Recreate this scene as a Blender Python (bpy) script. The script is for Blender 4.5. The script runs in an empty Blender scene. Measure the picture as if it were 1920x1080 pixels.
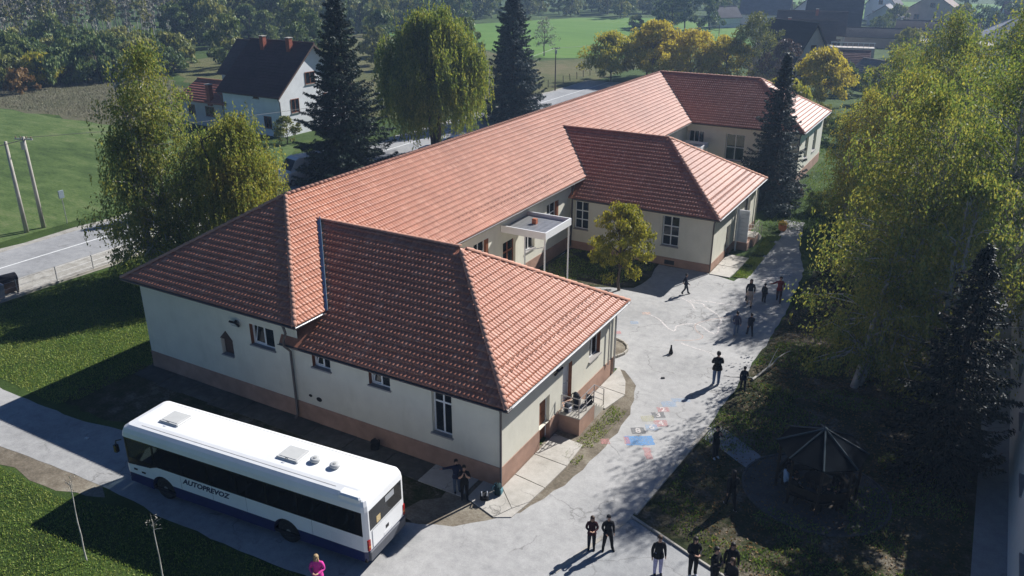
import bpy, bmesh, math, random
import numpy as np
from mathutils import Vector, Matrix

R = math.radians
rng = np.random.default_rng(7)
random.seed(7)
scene = bpy.context.scene
col = scene.collection

# ------------------------------------------------------------------ camera, sky, sun, exposure
cam_data = bpy.data.cameras.new('camera')
cam_data.sensor_width = 36.0
cam_data.lens = 28.66
cam_data.clip_start = 0.1
cam_data.clip_end = 6000.0
cam_obj = bpy.data.objects.new('camera', cam_data)
col.objects.link(cam_obj)
cam_obj.location = (0.0, 0.0, 20.0)
cam_obj.rotation_euler = (R(90 - 22.284), 0.0, R(29.888))
scene.camera = cam_obj

SUN_EL, SUN_AZ = 36.3, 69.5            # azimuth counted from +X towards +Y
world = bpy.data.worlds.new('World')
scene.world = world
world.use_nodes = True
wn = world.node_tree
sky = wn.nodes.new('ShaderNodeTexSky')
sky.sky_type = 'NISHITA'
sky.sun_disc = False
sky.sun_elevation = R(SUN_EL)
sky.sun_rotation = R(90 - SUN_AZ)
sky.air_density = 1.0
sky.dust_density = 0.2
sky.altitude = 2500.0
sky.ozone_density = 10.0
bg = wn.nodes['Background']
wn.links.new(sky.outputs[0], bg.inputs[0])
bg.inputs[1].default_value = 0.05

sun_data = bpy.data.lights.new('sun', 'SUN')
sun_data.energy = 5.0
sun_data.angle = R(0.53)
sun_data.color = (1.0, 0.985, 0.965)
sun_obj = bpy.data.objects.new('sun', sun_data)
col.objects.link(sun_obj)
sv = Vector((math.cos(R(SUN_EL)) * math.cos(R(SUN_AZ)), math.cos(R(SUN_EL)) * math.sin(R(SUN_AZ)), math.sin(R(SUN_EL))))
sun_obj.rotation_euler = sv.to_track_quat('Z', 'Y').to_euler()
sun_obj.location = sv * 400

scene.view_settings.view_transform = 'Standard'
scene.view_settings.look = 'None'
scene.view_settings.exposure = 0.6
scene.view_settings.gamma = 1.0
scene.view_settings.use_curve_mapping = False
scene.render.engine = 'CYCLES'
scene.cycles.use_denoising = True
scene.cycles.max_bounces = 6
scene.cycles.diffuse_bounces = 3
scene.cycles.glossy_bounces = 2
scene.cycles.transmission_bounces = 4
scene.cycles.transparent_max_bounces = 8
scene.cycles.volume_bounces = 0
scene.cycles.caustics_reflective = False
scene.cycles.caustics_refractive = False

# ------------------------------------------------------------------ helpers: tagging, materials, meshes
def tag(o, label=None, cat=None, group=None, kind=None):
    if label: o['label'] = label
    if cat: o['category'] = cat
    if group: o['group'] = group
    if kind: o['kind'] = kind
    return o

def empty(name, loc=(0, 0, 0), rz=0.0, parent=None):
    o = bpy.data.objects.new(name, None)
    o.empty_display_size = 0.3
    col.objects.link(o)
    o.location = loc
    o.rotation_euler = (0, 0, rz)
    if parent: o.parent = parent
    return o

def ramp(nt, fac, stops):
    r = nt.nodes.new('ShaderNodeValToRGB')
    el = r.color_ramp.elements
    while len(el) < len(stops): el.new(0.5)
    for e, (p, c) in zip(el, stops):
        e.position = p
        e.color = (*c, 1) if len(c) == 3 else c
    nt.links.new(fac, r.inputs[0])
    return r.outputs[0]

def newmat(name):
    m = bpy.data.materials.new(name)
    m.use_nodes = True
    nt = m.node_tree
    b = nt.nodes['Principled BSDF']
    return m, nt, b

def noise(nt, scale, detail=4.0, rough=0.55, vec=None, dim=None):
    n = nt.nodes.new('ShaderNodeTexNoise')
    n.inputs['Scale'].default_value = scale
    n.inputs['Detail'].default_value = detail
    n.inputs['Roughness'].default_value = rough
    if vec is not None: nt.links.new(vec, n.inputs['Vector'])
    return n.outputs[0]

def pos(nt):
    return nt.nodes.new('ShaderNodeNewGeometry').outputs['Position']

def mixc(nt, fac, a, b, mode='MIX'):
    m = nt.nodes.new('ShaderNodeMix')
    m.data_type = 'RGBA'
    m.blend_type = mode
    for i, v in ((0, fac), (6, a), (7, b)):
        if isinstance(v, (int, float)): m.inputs[i].default_value = v
        elif isinstance(v, tuple): m.inputs[i].default_value = (*v, 1)
        else: nt.links.new(v, m.inputs[i])
    return m.outputs[2]

def math_n(nt, op, a, b=0.0, clamp=False):
    m = nt.nodes.new('ShaderNodeMath')
    m.operation = op
    m.use_clamp = clamp
    for i, v in ((0, a), (1, b)):
        if isinstance(v, (int, float)): m.inputs[i].default_value = v
        else: nt.links.new(v, m.inputs[i])
    return m.outputs[0]

def add_bump(nt, b, h, strength, dist):
    bp = nt.nodes.new('ShaderNodeBump')
    bp.inputs['Strength'].default_value = strength
    bp.inputs['Distance'].default_value = dist
    nt.links.new(h, bp.inputs['Height'])
    nt.links.new(bp.outputs[0], b.inputs['Normal'])

def surf(name, c, var=0.12, scale=3.0, rough=0.8, bump=0.0, bscale=30.0, bdist=0.01, spec=0.3, metal=0.0, big=None):
    """plain surface whose colour wanders a little: fine noise, and a broad one when big is given"""
    m, nt, b = newmat(name)
    p = pos(nt)
    lo = tuple(max(0, x * (1 - var)) for x in c)
    hi = tuple(min(1, x * (1 + var)) for x in c)
    out = ramp(nt, noise(nt, scale, 5, 0.6, p), [(0.3, lo), (0.7, hi)])
    if big:
        sc, amt = big
        f = ramp(nt, noise(nt, sc, 3, 0.5, p), [(0.35, (1 - amt,) * 3), (0.65, (1 + amt,) * 3)])
        out = mixc(nt, 1.0, out, f, 'MULTIPLY')
    nt.links.new(out, b.inputs['Base Color'])
    b.inputs['Roughness'].default_value = rough
    b.inputs['Specular IOR Level'].default_value = spec
    b.inputs['Metallic'].default_value = metal
    if bump: add_bump(nt, b, noise(nt, bscale, 4, 0.6, p), bump, bdist)
    return m

def ground_mat(name, stops, scales=(0.12, 0.9, 7.0), weights=(0.4, 0.35, 0.25), rough=0.95, bump=0.6, bscale=12.0, bdist=0.06, stretch=None):
    m, nt, b = newmat(name)
    p = pos(nt)
    if stretch:
        mp = nt.nodes.new('ShaderNodeMapping')
        mp.inputs['Rotation'].default_value = (0, 0, stretch[2])
        mp.inputs['Scale'].default_value = (stretch[0], stretch[1], 1)
        nt.links.new(p, mp.inputs['Vector'])
        p = mp.outputs[0]
    f = None
    for s, w in zip(scales, weights):
        t = math_n(nt, 'MULTIPLY', noise(nt, s, 5, 0.62, p), w)
        f = t if f is None else math_n(nt, 'ADD', f, t)
    nt.links.new(ramp(nt, f, stops), b.inputs['Base Color'])
    b.inputs['Roughness'].default_value = rough
    b.inputs['Specular IOR Level'].default_value = 0.15
    if bump: add_bump(nt, b, noise(nt, bscale, 6, 0.7, p), bump, bdist)
    return m

def leaf_mat(name, cols, transl=0.3):
    m, nt, b = newmat(name)
    g = nt.nodes.new('ShaderNodeNewGeometry')
    oi = nt.nodes.new('ShaderNodeObjectInfo')
    f = math_n(nt, 'MULTIPLY', g.outputs['Random Per Island'], 0.55)
    tc = nt.nodes.new('ShaderNodeTexCoord')
    f = math_n(nt, 'ADD', f, math_n(nt, 'MULTIPLY', noise(nt, 0.45, 2, 0.5, tc.outputs['Object']), 0.75))
    f = math_n(nt, 'ADD', f, math_n(nt, 'MULTIPLY', math_n(nt, 'SUBTRACT', oi.outputs['Random'], 0.5), 0.3))
    n = len(cols)
    c = ramp(nt, f, [(0.25 + 0.6 * i / (n - 1), cc) for i, cc in enumerate(cols)])
    nt.links.new(c, b.inputs['Base Color'])
    b.inputs['Roughness'].default_value = 0.55
    b.inputs['Specular IOR Level'].default_value = 0.25
    tr = nt.nodes.new('ShaderNodeBsdfTranslucent')
    nt.links.new(mixc(nt, 1.0, c, (1.0, 1.0, 0.6), 'MULTIPLY'), tr.inputs[0])
    mx = nt.nodes.new('ShaderNodeMixShader')
    mx.inputs[0].default_value = transl
    nt.links.new(b.outputs[0], mx.inputs[1])
    nt.links.new(tr.outputs[0], mx.inputs[2])
    nt.links.new(mx.outputs[0], nt.nodes['Material Output'].inputs[0])
    return m

def glass_mat(name, tint=(0.02, 0.025, 0.03), clear=0.35, rough=0.03):
    m, nt, b = newmat(name)
    b.inputs['Base Color'].default_value = (*tint, 1)
    b.inputs['Roughness'].default_value = rough
    b.inputs['Specular IOR Level'].default_value = 0.5
    t = nt.nodes.new('ShaderNodeBsdfTransparent')
    t.inputs[0].default_value = (0.6, 0.66, 0.66, 1)
    mx = nt.nodes.new('ShaderNodeMixShader')
    mx.inputs[0].default_value = clear
    nt.links.new(b.outputs[0], mx.inputs[1])
    nt.links.new(t.outputs[0], mx.inputs[2])
    nt.links.new(mx.outputs[0], nt.nodes['Material Output'].inputs[0])
    return m

class MB:
    """collects boxes, tubes, prisms in one mesh; a material index per face"""
    def __init__(s): s.v = []; s.f = []; s.m = []
    def add(s, vs, fs, mi=0):
        o = len(s.v)
        s.v += [tuple(map(float, x)) for x in vs]
        s.f += [tuple(i + o for i in f) for f in fs]
        s.m += [mi] * len(fs)
        return s
    def quad(s, a, b, c, d, mi=0): return s.add([a, b, c, d], [(0, 1, 2, 3)], mi)
    def box(s, x0, x1, y0, y1, z0, z1, mi=0, mat=None):
        vs = [Vector((x, y, z)) for z in (z0, z1) for x, y in ((x0, y0), (x1, y0), (x1, y1), (x0, y1))]
        if mat is not None: vs = [mat @ v for v in vs]
        return s.add(vs, [(3, 2, 1, 0), (4, 5, 6, 7), (0, 1, 5, 4), (1, 2, 6, 5), (2, 3, 7, 6), (3, 0, 4, 7)], mi)
    def bbox(s, x0, x1, y0, y1, z0, z1, r=0.02, mi=0, mat=None):
        """box with chamfered vertical and top edges"""
        def ring(i, z): return [(x0 + i + r, y0 + i, z), (x1 - i - r, y0 + i, z), (x1 - i, y0 + i + r, z), (x1 - i, y1 - i - r, z), (x1 - i - r, y1 - i, z), (x0 + i + r, y1 - i, z), (x0 + i, y1 - i - r, z), (x0 + i, y0 + i + r, z)]
        rings = [ring(0, z0), ring(0, z1 - r), ring(r, z1)]
        vs = [Vector(p) for q in rings for p in q]
        if mat is not None: vs = [mat @ v for v in vs]
        fs = []
        for k in range(2):
            for i in range(8): fs.append((k * 8 + i, k * 8 + (i + 1) % 8, k * 8 + 8 + (i + 1) % 8, k * 8 + 8 + i))
        fs += [tuple(range(7, -1, -1)), tuple(range(16, 24))]
        return s.add(vs, fs, mi)
    def tube(s, pts, rad, n=8, mi=0, caps=True):
        pts = [Vector(p) for p in pts]
        if isinstance(rad, (int, float)): rad = [rad] * len(pts)
        vs = []; fs = []
        prev = None
        for i, p in enumerate(pts):
            d = (pts[min(i + 1, len(pts) - 1)] - pts[max(i - 1, 0)])
            d = d.normalized() if d.length > 1e-9 else Vector((0, 0, 1))
            a = prev if prev is not None else (Vector((1, 0, 0)) if abs(d.x) < 0.9 else Vector((0, 1, 0)))
            a = (a - d * a.dot(d))
            a = a.normalized() if a.length > 1e-6 else d.orthogonal().normalized()
            prev = a
            b = d.cross(a)
            for k in range(n):
                t = 2 * math.pi * k / n
                vs.append(p + (a * math.cos(t) + b * math.sin(t)) * rad[i])
        for i in range(len(pts) - 1):
            for k in range(n):
                fs.append((i * n + k, i * n + (k + 1) % n, (i + 1) * n + (k + 1) % n, (i + 1) * n + k))
        if caps:
            fs.append(tuple(range(n - 1, -1, -1)))
            fs.append(tuple((len(pts) - 1) * n + k for k in range(n)))
        return s.add(vs, fs, mi)
    def prism(s, poly, z0, z1, mi=0):
        n = len(poly)
        vs = [(x, y, z0) for x, y in poly] + [(x, y, z1) for x, y in poly]
        fs = [tuple(range(n - 1, -1, -1)), tuple(range(n, 2 * n))] + [(i, (i + 1) % n, n + (i + 1) % n, n + i) for i in range(n)]
        return s.add(vs, fs, mi)
    def lathe(s, prof, n=12, c=(0, 0, 0), mi=0, sx=1.0, sy=1.0):
        vs = []; fs = []
        for r, z in prof:
            for k in range(n):
                t = 2 * math.pi * k / n
                vs.append((c[0] + r * sx * math.cos(t), c[1] + r * sy * math.sin(t), c[2] + z))
        for i in range(len(prof) - 1):
            for k in range(n):
                fs.append((i * n + k, i * n + (k + 1) % n, (i + 1) * n + (k + 1) % n, (i + 1) * n + k))
        fs.append(tuple(range(n - 1, -1, -1)))
        fs.append(tuple((len(prof) - 1) * n + k for k in range(n)))
        return s.add(vs, fs, mi)
    def mesh(s, name, mats, smooth=False):
        me = bpy.data.meshes.new(name)
        me.from_pydata(s.v, [], s.f)
        mats = mats if isinstance(mats, (list, tuple)) else [mats]
        for m in mats: me.materials.append(m)
        if len(mats) > 1: me.polygons.foreach_set('material_index', s.m)
        if smooth: me.polygons.foreach_set('use_smooth', [True] * len(s.f))
        me.update()
        return me
    def build(s, name, mats, parent=None, smooth=False, loc=None, off=True):
        o = bpy.data.objects.new(name, s.mesh(name, mats, smooth))
        col.objects.link(o)
        if parent:
            o.parent = parent
            if off and loc is None: o.location = (0, 0, 0)
        if loc is not None: o.location = loc
        return o

def np_mesh(name, V, F, mats, mi=None, smooth=False):
    V = np.asarray(V, np.float32); F = np.asarray(F, np.int32)
    me = bpy.data.meshes.new(name)
    me.vertices.add(len(V)); me.vertices.foreach_set('co', V.ravel())
    k = F.shape[1]
    me.loops.add(F.size); me.loops.foreach_set('vertex_index', F.ravel())
    me.polygons.add(len(F)); me.polygons.foreach_set('loop_start', np.arange(0, F.size, k, dtype=np.int32))
    for m in (mats if isinstance(mats, (list, tuple)) else [mats]): me.materials.append(m)
    if mi is not None: me.polygons.foreach_set('material_index', np.asarray(mi, np.int32))
    if smooth: me.polygons.foreach_set('use_smooth', np.ones(len(F), bool))
    me.update(calc_edges=True)
    return me

def link(name, me, parent=None, loc=None):
    o = bpy.data.objects.new(name, me)
    col.objects.link(o)
    if parent: o.parent = parent
    if loc is not None: o.location = loc
    return o

def copy_tree(o, parent=None):
    c = o.copy(); col.objects.link(c); c.parent = parent
    for ch in list(o.children): copy_tree(ch, c)
    return c

def sheet(name, poly, z, m, kind='structure', parent=None):
    me = bpy.data.meshes.new(name)
    me.from_pydata([(x, y, z) for x, y in poly], [], [tuple(range(len(poly)))])
    me.materials.append(m); me.update()
    o = link(name, me, parent)
    if kind and not parent: o['kind'] = kind
    return o

def wavy(poly, amp, step=0.6, seed=1):
    """polygon edge broken up so that it does not run dead straight"""
    r = random.Random(seed); out = []
    for i, (a, b) in enumerate(zip(poly, poly[1:] + poly[:1])):
        L = math.dist(a, b); n = max(1, int(L / step))
        for k in range(n):
            t = k / n
            j = amp if k else 0
            out.append((a[0] + (b[0] - a[0]) * t + r.uniform(-j, j), a[1] + (b[1] - a[1]) * t + r.uniform(-j, j)))
    return out

# ------------------------------------------------------------------ materials
M = {}
M['cream'] = surf('cream_render', (0.66, 0.62, 0.50), 0.05, 1.2, 0.9, 0.15, 60, 0.004, big=(0.35, 0.05))
def weathered(name, c):
    m, nt, b = newmat(name); p = pos(nt)
    mp = nt.nodes.new('ShaderNodeMapping'); mp.inputs['Scale'].default_value = (1.1, 1.1, .35); nt.links.new(p, mp.inputs['Vector'])
    col_ = ramp(nt, noise(nt, 1.3, 5, .6, p), [(.3, tuple(x * .95 for x in c)), (.7, tuple(min(1, x * 1.04) for x in c))])
    streak = ramp(nt, noise(nt, 1.6, 6, .65, mp.outputs[0]), [(.34, (.93, .925, .91)), (.5, (1.0, 1.0, 1.0))])
    nt.links.new(mixc(nt, .75, col_, mixc(nt, 1.0, col_, streak, 'MULTIPLY')), b.inputs['Base Color'])
    b.inputs['Roughness'].default_value = .92; b.inputs['Specular IOR Level'].default_value = .2
    add_bump(nt, b, noise(nt, 60, 3, .6, p), .15, .004)
    return m
M['cream'] = weathered('cream_render', (0.70, 0.67, 0.56))
M['plinth'] = surf('plinth_render', (0.36, 0.225, 0.165), 0.12, 2.0, 0.9, 0.2, 40, 0.005, big=(0.5, 0.12))
M['white_pvc'] = surf('white_pvc', (0.78, 0.78, 0.77), 0.03, 4, 0.4)
M['brown_wood'] = surf('brown_wood', (0.20, 0.075, 0.035), 0.2, 9, 0.55)
M['glass'] = glass_mat('window_glass')
M['sill'] = surf('sill_stone', (0.33, 0.31, 0.29), 0.1, 5, 0.8)
M['gutter'] = surf('gutter_metal', (0.10, 0.085, 0.08), 0.15, 3, 0.45, spec=0.5)
M['gutter_light'] = surf('zinc', (0.42, 0.42, 0.42), 0.1, 3, 0.4, metal=0.5)
M['soffit'] = surf('soffit_wood', (0.11, 0.07, 0.05), 0.2, 6, 0.8)
M['flash'] = surf('flashing_blue', (0.30, 0.42, 0.52), 0.12, 3, 0.3, metal=0.7)
M['dark'] = surf('dark_metal', (0.015, 0.015, 0.017), 0.2, 8, 0.5)
M['curtain'] = surf('curtain', (0.5, 0.46, 0.42), 0.1, 12, 0.9)
M['concrete'] = surf('concrete', (0.40, 0.37, 0.32), 0.14, 1.5, 0.92, 0.4, 20, 0.01, big=(0.6, 0.15))
M['steel'] = surf('steel_rail', (0.45, 0.43, 0.42), 0.1, 5, 0.35, metal=0.6)
M['bark'] = surf('bark', (0.085, 0.065, 0.05), 0.35, 5, 0.95, 0.6, 14, 0.03)
M['bark_pale'] = surf('bark_pale', (0.40, 0.38, 0.34), 0.45, 2.2, 0.9, 0.4, 10, 0.02)
M['chrome'] = surf('bright_metal', (0.6, 0.6, 0.6), 0.05, 4, 0.25, metal=1.0)

def tile_mat():
    m, nt, b = newmat('terracotta_tile')
    g = nt.nodes.new('ShaderNodeNewGeometry')
    oi = nt.nodes.new('ShaderNodeObjectInfo')
    f = math_n(nt, 'FRACT', math_n(nt, 'ADD', g.outputs['Random Per Island'], oi.outputs['Random']))
    c = ramp(nt, f, [(0.0, (0.44, 0.168, 0.094)), (0.4, (0.475, 0.188, 0.108)), (0.85, (0.505, 0.208, 0.122)), (1.0, (0.56, 0.265, 0.17))])
    big = ramp(nt, noise(nt, 0.25, 4, 0.6, g.outputs['Position']), [(0.3, (0.86, 0.84, 0.84)), (0.7, (1.1, 1.1, 1.1))])
    c = mixc(nt, 1.0, c, big, 'MULTIPLY')
    dirt = ramp(nt, noise(nt, 9.0, 5, 0.7, g.outputs['Position']), [(0.35, (0.78, 0.76, 0.74)), (0.6, (1.03, 1.03, 1.03))])
    c = mixc(nt, 1.0, c, dirt, 'MULTIPLY')
    nt.links.new(c, b.inputs['Base Color'])
    b.inputs['Roughness'].default_value = 0.52
    b.inputs['Specular IOR Level'].default_value = 0.5
    pass
    return m
M['tile'] = tile_mat()

# ================================================================== THE SETTING: ground, fields, road, yard
G = {}
G['grass'] = ground_mat('meadow_grass', [(0.38, (0.022, 0.036, 0.009)), (0.47, (0.042, 0.072, 0.015)), (0.54, (0.062, 0.100, 0.022)), (0.62, (0.12, 0.135, 0.045))], (0.09, 0.7, 9.0), (0.4, 0.3, 0.3), bump=0.8, bscale=14, bdist=0.08)
G['field'] = ground_mat('field_grass', [(0.41, (0.044, 0.072, 0.022)), (0.48, (0.070, 0.112, 0.032)), (0.53, (0.098, 0.145, 0.044)), (0.60, (0.15, 0.175, 0.075))], (0.05, 0.5, 4.0), (0.4, 0.35, 0.25), bump=0.6, bscale=5, bdist=0.12, stretch=(0.5, 1.6, 0.5))
G['farfield'] = ground_mat('sown_field', [(0.38, (0.075, 0.15, 0.026)), (0.5, (0.105, 0.20, 0.034)), (0.62, (0.15, 0.22, 0.055))], (0.02, 0.2, 1.5), (0.4, 0.35, 0.25), bump=0.4, bscale=2, bdist=0.1, stretch=(0.4, 1.5, 0.9))
G['dull'] = ground_mat('rough_meadow', [(0.36, (0.06, 0.075, 0.022)), (0.5, (0.12, 0.125, 0.05)), (0.62, (0.18, 0.15, 0.08))], (0.06, 0.5, 3.5), (0.4, 0.35, 0.25), bump=1.0, bscale=3, bdist=0.25)
G['weeds'] = ground_mat('dry_weeds', [(0.36, (0.085, 0.095, 0.045)), (0.5, (0.135, 0.13, 0.075)), (0.62, (0.19, 0.17, 0.115))], (0.08, 0.8, 5.0), (0.35, 0.35, 0.3), bump=1.0, bscale=4, bdist=0.3)
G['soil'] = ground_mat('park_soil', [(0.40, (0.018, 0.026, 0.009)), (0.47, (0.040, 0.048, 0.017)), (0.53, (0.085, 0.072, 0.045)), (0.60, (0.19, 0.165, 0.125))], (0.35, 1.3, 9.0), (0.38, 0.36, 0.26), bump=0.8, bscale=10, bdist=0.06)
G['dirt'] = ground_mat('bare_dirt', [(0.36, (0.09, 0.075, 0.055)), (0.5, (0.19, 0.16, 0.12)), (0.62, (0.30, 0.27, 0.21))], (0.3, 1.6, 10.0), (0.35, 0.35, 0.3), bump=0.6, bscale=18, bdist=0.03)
G['gravel'] = ground_mat('gravel', [(0.36, (0.22, 0.20, 0.17)), (0.5, (0.36, 0.34, 0.30)), (0.62, (0.46, 0.44, 0.40))], (0.25, 2.0, 14.0), (0.3, 0.35, 0.35), bump=0.6, bscale=25, bdist=0.03)

def paved_mat(name, lo, mid, hi, crack=0.55, cs=0.35):
    m, nt, b = newmat(name)
    p = pos(nt)
    f = math_n(nt, 'ADD', math_n(nt, 'MULTIPLY', noise(nt, 0.22, 4, 0.6, p), 0.5), math_n(nt, 'MULTIPLY', noise(nt, 2.2, 6, 0.7, p), 0.5))
    c = ramp(nt, f, [(0.36, lo), (0.5, mid), (0.63, hi)])
    # speckle of the aggregate
    sp = ramp(nt, noise(nt, 35, 3, 0.7, p), [(0.3, (0.82,) * 3), (0.7, (1.12,) * 3)])
    c = mixc(nt, 1.0, c, sp, 'MULTIPLY')
    # hairline cracks wander along the borders of big cells
    v = nt.nodes.new('ShaderNodeTexVoronoi'); v.feature = 'DISTANCE_TO_EDGE'
    v.inputs['Scale'].default_value = cs
    wp = nt.nodes.new('ShaderNodeVectorMath'); wp.operation = 'ADD'
    nz = nt.nodes.new('ShaderNodeTexNoise'); nz.inputs['Scale'].default_value = 1.6; nz.inputs['Detail'].default_value = 5
    nt.links.new(p, nz.inputs['Vector'])
    nt.links.new(p, wp.inputs[0]); nt.links.new(nz.outputs['Color'], wp.inputs[1])
    nt.links.new(wp.outputs[0], v.inputs['Vector'])
    gate = ramp(nt, noise(nt, 0.3, 2, 0.5, p), [(0.46, (0, 0, 0)), (0.56, (1, 1, 1))])
    ck = ramp(nt, v.outputs['Distance'], [(0.0, (1, 1, 1)), (0.014, (0, 0, 0))])
    c = mixc(nt, math_n(nt, 'MULTIPLY', math_n(nt, 'MULTIPLY', ck, gate), crack), c, (0.10, 0.095, 0.085))
    nt.links.new(c, b.inputs['Base Color'])
    b.inputs['Roughness'].default_value = 0.9
    b.inputs['Specular IOR Level'].default_value = 0.25
    add_bump(nt, b, noise(nt, 22, 6, 0.7, p), 0.35, 0.015)
    return m
G['yard'] = paved_mat('yard_asphalt', (0.31, 0.305, 0.295), (0.40, 0.39, 0.375), (0.47, 0.46, 0.44))
G['slab'] = paved_mat('slab_concrete', (0.26, 0.26, 0.26), (0.34, 0.34, 0.335), (0.40, 0.40, 0.39), 0.4, 0.25)
G['road'] = paved_mat('road_asphalt', (0.24, 0.24, 0.24), (0.31, 0.31, 0.31), (0.37, 0.365, 0.36), 0.35, 0.2)
G['drive'] = paved_mat('drive_asphalt', (0.26, 0.255, 0.25), (0.345, 0.34, 0.33), (0.43, 0.42, 0.40), 0.5, 0.3)
G['apron'] = paved_mat('apron_concrete', (0.36, 0.335, 0.29), (0.46, 0.43, 0.38), (0.53, 0.50, 0.45), 0.8, 0.5)

sheet('ground', [(-3000, -600), (3000, -600), (3000, 4000), (-3000, 4000)], 0.0, G['grass'])

# fields beyond the road
sheet('field', wavy([(-62.5, -10), (-62.2, 60), (-66, 66.5), (-84, 64), (-100.5, 64.2), (-119.5, 64), (-160, 50), (-160, -10)], 0.5, 3, 3), 0.004, G['field'])
sheet('weed_strip', wavy([(-84, 64.2), (-100.5, 64.3), (-119.5, 64.1), (-160, 52), (-230, 60), (-190, 118), (-132, 101), (-118, 92), (-96, 84)], 0.9, 3, 4), 0.008, G['weeds'])
sheet('rough_meadow', wavy([(-62, 84), (-90, 86), (-118, 94), (-140, 108), (-150, 180), (-116, 168), (-80, 150), (-73, 158), (-58, 160), (-59.5, 118)], 0.9, 4, 5), 0.012, G['dull'])
sheet('sown_field', wavy([(-84, 154), (-116, 170), (-150, 184), (-140, 226), (-125, 262), (-98, 276), (-66, 246), (-50, 205), (-52, 188), (-58, 164), (-73, 160)], 0.8, 5, 6), 0.016, G['farfield'])
sheet('far_pasture', wavy([(-60, 300), (10, 300), (40, 420), (-90, 430)], 1.5, 8, 7), 0.008, G['farfield'])

# the road along the back of the school with its gravel shoulder
def road_x(y): return -56.4 + 0.02 * math.sin(y * 0.07) + 0.012 * (y - 40) * (0.6 if y > 40 else 1.0)
ys = list(range(-20, 134, 6))
sheet('road_shoulder', wavy([(road_x(y) + 6.0 - (1.6 if y > 70 else 0), y) for y in ys] + [(road_x(y) - 4.0, y) for y in reversed(ys)], 0.25, 2, 8), 0.02, G['gravel'])
road = sheet('road', [(road_x(y) + 2.9, y) for y in ys] + [(road_x(y) - 3.2, y) for y in reversed(ys)], 0.024, G['road'])
M['paint'] = surf('road_paint', (0.74, 0.74, 0.72), 0.12, 4, 0.7)
sheet('centre_line', [(road_x(y) + 0.07, y) for y in ys] + [(road_x(y) - 0.07, y) for y in reversed(ys)], 0.028, M['paint'], None, road)

# strip of bare parking ground behind the school
sheet('parking_ground', wavy([(-51.5, 46), (-36.5, 42), (-36.5, 92), (-51.5, 92)], 0.3, 2, 9), 0.03, G['gravel'])

# driveway, yard and paved slab in front of the school
drive = sheet('driveway', wavy([(-58, 19.0), (-45, 18.6), (-39.6, 18.2), (-34, 18.3), (-27, 19.3), (-16, 20.1), (-16, 15.9), (-24, 15.5), (-28.5, 15.6), (-35, 15.2), (-45, 15.6), (-58, 15.8)], 0.07, 0.7, 11), 0.012, G['drive'])
sheet('gravel_verge', wavy([(-58, 15.9), (-45, 15.7), (-35, 15.4), (-28.5, 15.8), (-27.4, 15.2), (-29.5, 14.5), (-35, 14.5), (-45, 14.8), (-58, 15.0)], 0.12, 0.7, 12), 0.006, G['dirt'])
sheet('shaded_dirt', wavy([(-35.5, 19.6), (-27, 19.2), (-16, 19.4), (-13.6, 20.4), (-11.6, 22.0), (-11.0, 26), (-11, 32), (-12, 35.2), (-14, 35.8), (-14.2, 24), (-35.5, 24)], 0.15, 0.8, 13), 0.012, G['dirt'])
sheet('shade_soil', wavy([(-36.2, 19.0), (-27, 19.0), (-18, 19.7), (-16.6, 20.6), (-15.8, 21.8), (-15.8, 23.4), (-36.2, 23.4)], 0.22, 0.6, 17), 0.0145, G['soil'])  # dark sheet over the same dirt: the building's shade put into the colour
yard = sheet('yard', wavy([(-16.4, 4), (-16.2, 19.9), (-14.4, 20.6), (-12.6, 22.6), (-11.9, 25.0), (-11.6, 28.5), (-11.7, 31.5), (-12.5, 34.2), (-13.6, 35.4), (-24.4, 35.3), (-24.4, 51), (-14.5, 51.2), (-12.2, 50.6),
      (-11.8, 54), (-11.6, 57.7), (-11.9, 62.5), (-12.4, 66), (-10.8, 66), (-10.0, 60), (-8.6, 55), (-8.1, 48), (-8.0, 42.6), (-8.2, 32.3), (-8.8, 24.5), (-10.0, 20.3), (-13.2, 4)], 0.07, 0.6, 14), 0.016, G['yard'])
sheet('paved_slab', [(-8.8, 24.42), (-5.9, 23.35), (-2.0, 22.0), (2.6, 20.4), (2.6, 4), (-13.1, 4), (-9.98, 20.28)], 0.020, G['slab'])
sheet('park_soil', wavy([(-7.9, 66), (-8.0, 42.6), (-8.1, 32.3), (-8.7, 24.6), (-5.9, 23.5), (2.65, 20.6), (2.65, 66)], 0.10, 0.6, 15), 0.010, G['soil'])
sheet('pavement_strip', [(2.70, 8), (3.9, 8), (3.9, 57), (2.55, 57)], 0.014, G['slab'])
sheet('courtyard_shade_soil', wavy([(-24.4, 44.6), (-24.4, 51.2), (-17.6, 51.2), (-17.2, 48.6), (-17.5, 46.2), (-20, 45.0)], 0.15, 0.7, 16), 0.022, G['soil'])  # dark ground instead of grass, the wing's shade painted into it

# kerbs: real steps
kb = MB()
def kerb_run(pts, w=0.12, h=0.09, z=0.0):
    for a, b in zip(pts, pts[1:]):
        L = math.dist(a, b); n = max(1, round(L / 1.0))
        an = math.atan2(b[1] - a[1], b[0] - a[0])
        for k in range(n):
            cx = a[0] + (b[0] - a[0]) * (k + 0.5) / n; cy = a[1] + (b[1] - a[1]) * (k + 0.5) / n
            mt = Matrix.Translation((cx + random.uniform(-.012, .012), cy + random.uniform(-.012, .012), z)) @ Matrix.Rotation(an + random.uniform(-.012, .012), 4, 'Z')
            o = MB().bbox(-L / n / 2 + 0.008, L / n / 2 - 0.008, -w / 2, w / 2, 0, h + random.uniform(-.008, .008), 0.012, 0, mt).build('kerb_stone', M['concrete'], kerb_root)
kerb_root = empty('kerb'); kerb_root['kind'] = 'structure'
kerb_run([(-8.77, 24.5), (-5.9, 23.42), (-2.0, 22.05), (2.5, 20.5)], 0.10, 0.10)
kerb_run([(-9.98, 20.3), (-8.8, 24.45)], 0.16, 0.045)
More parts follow.
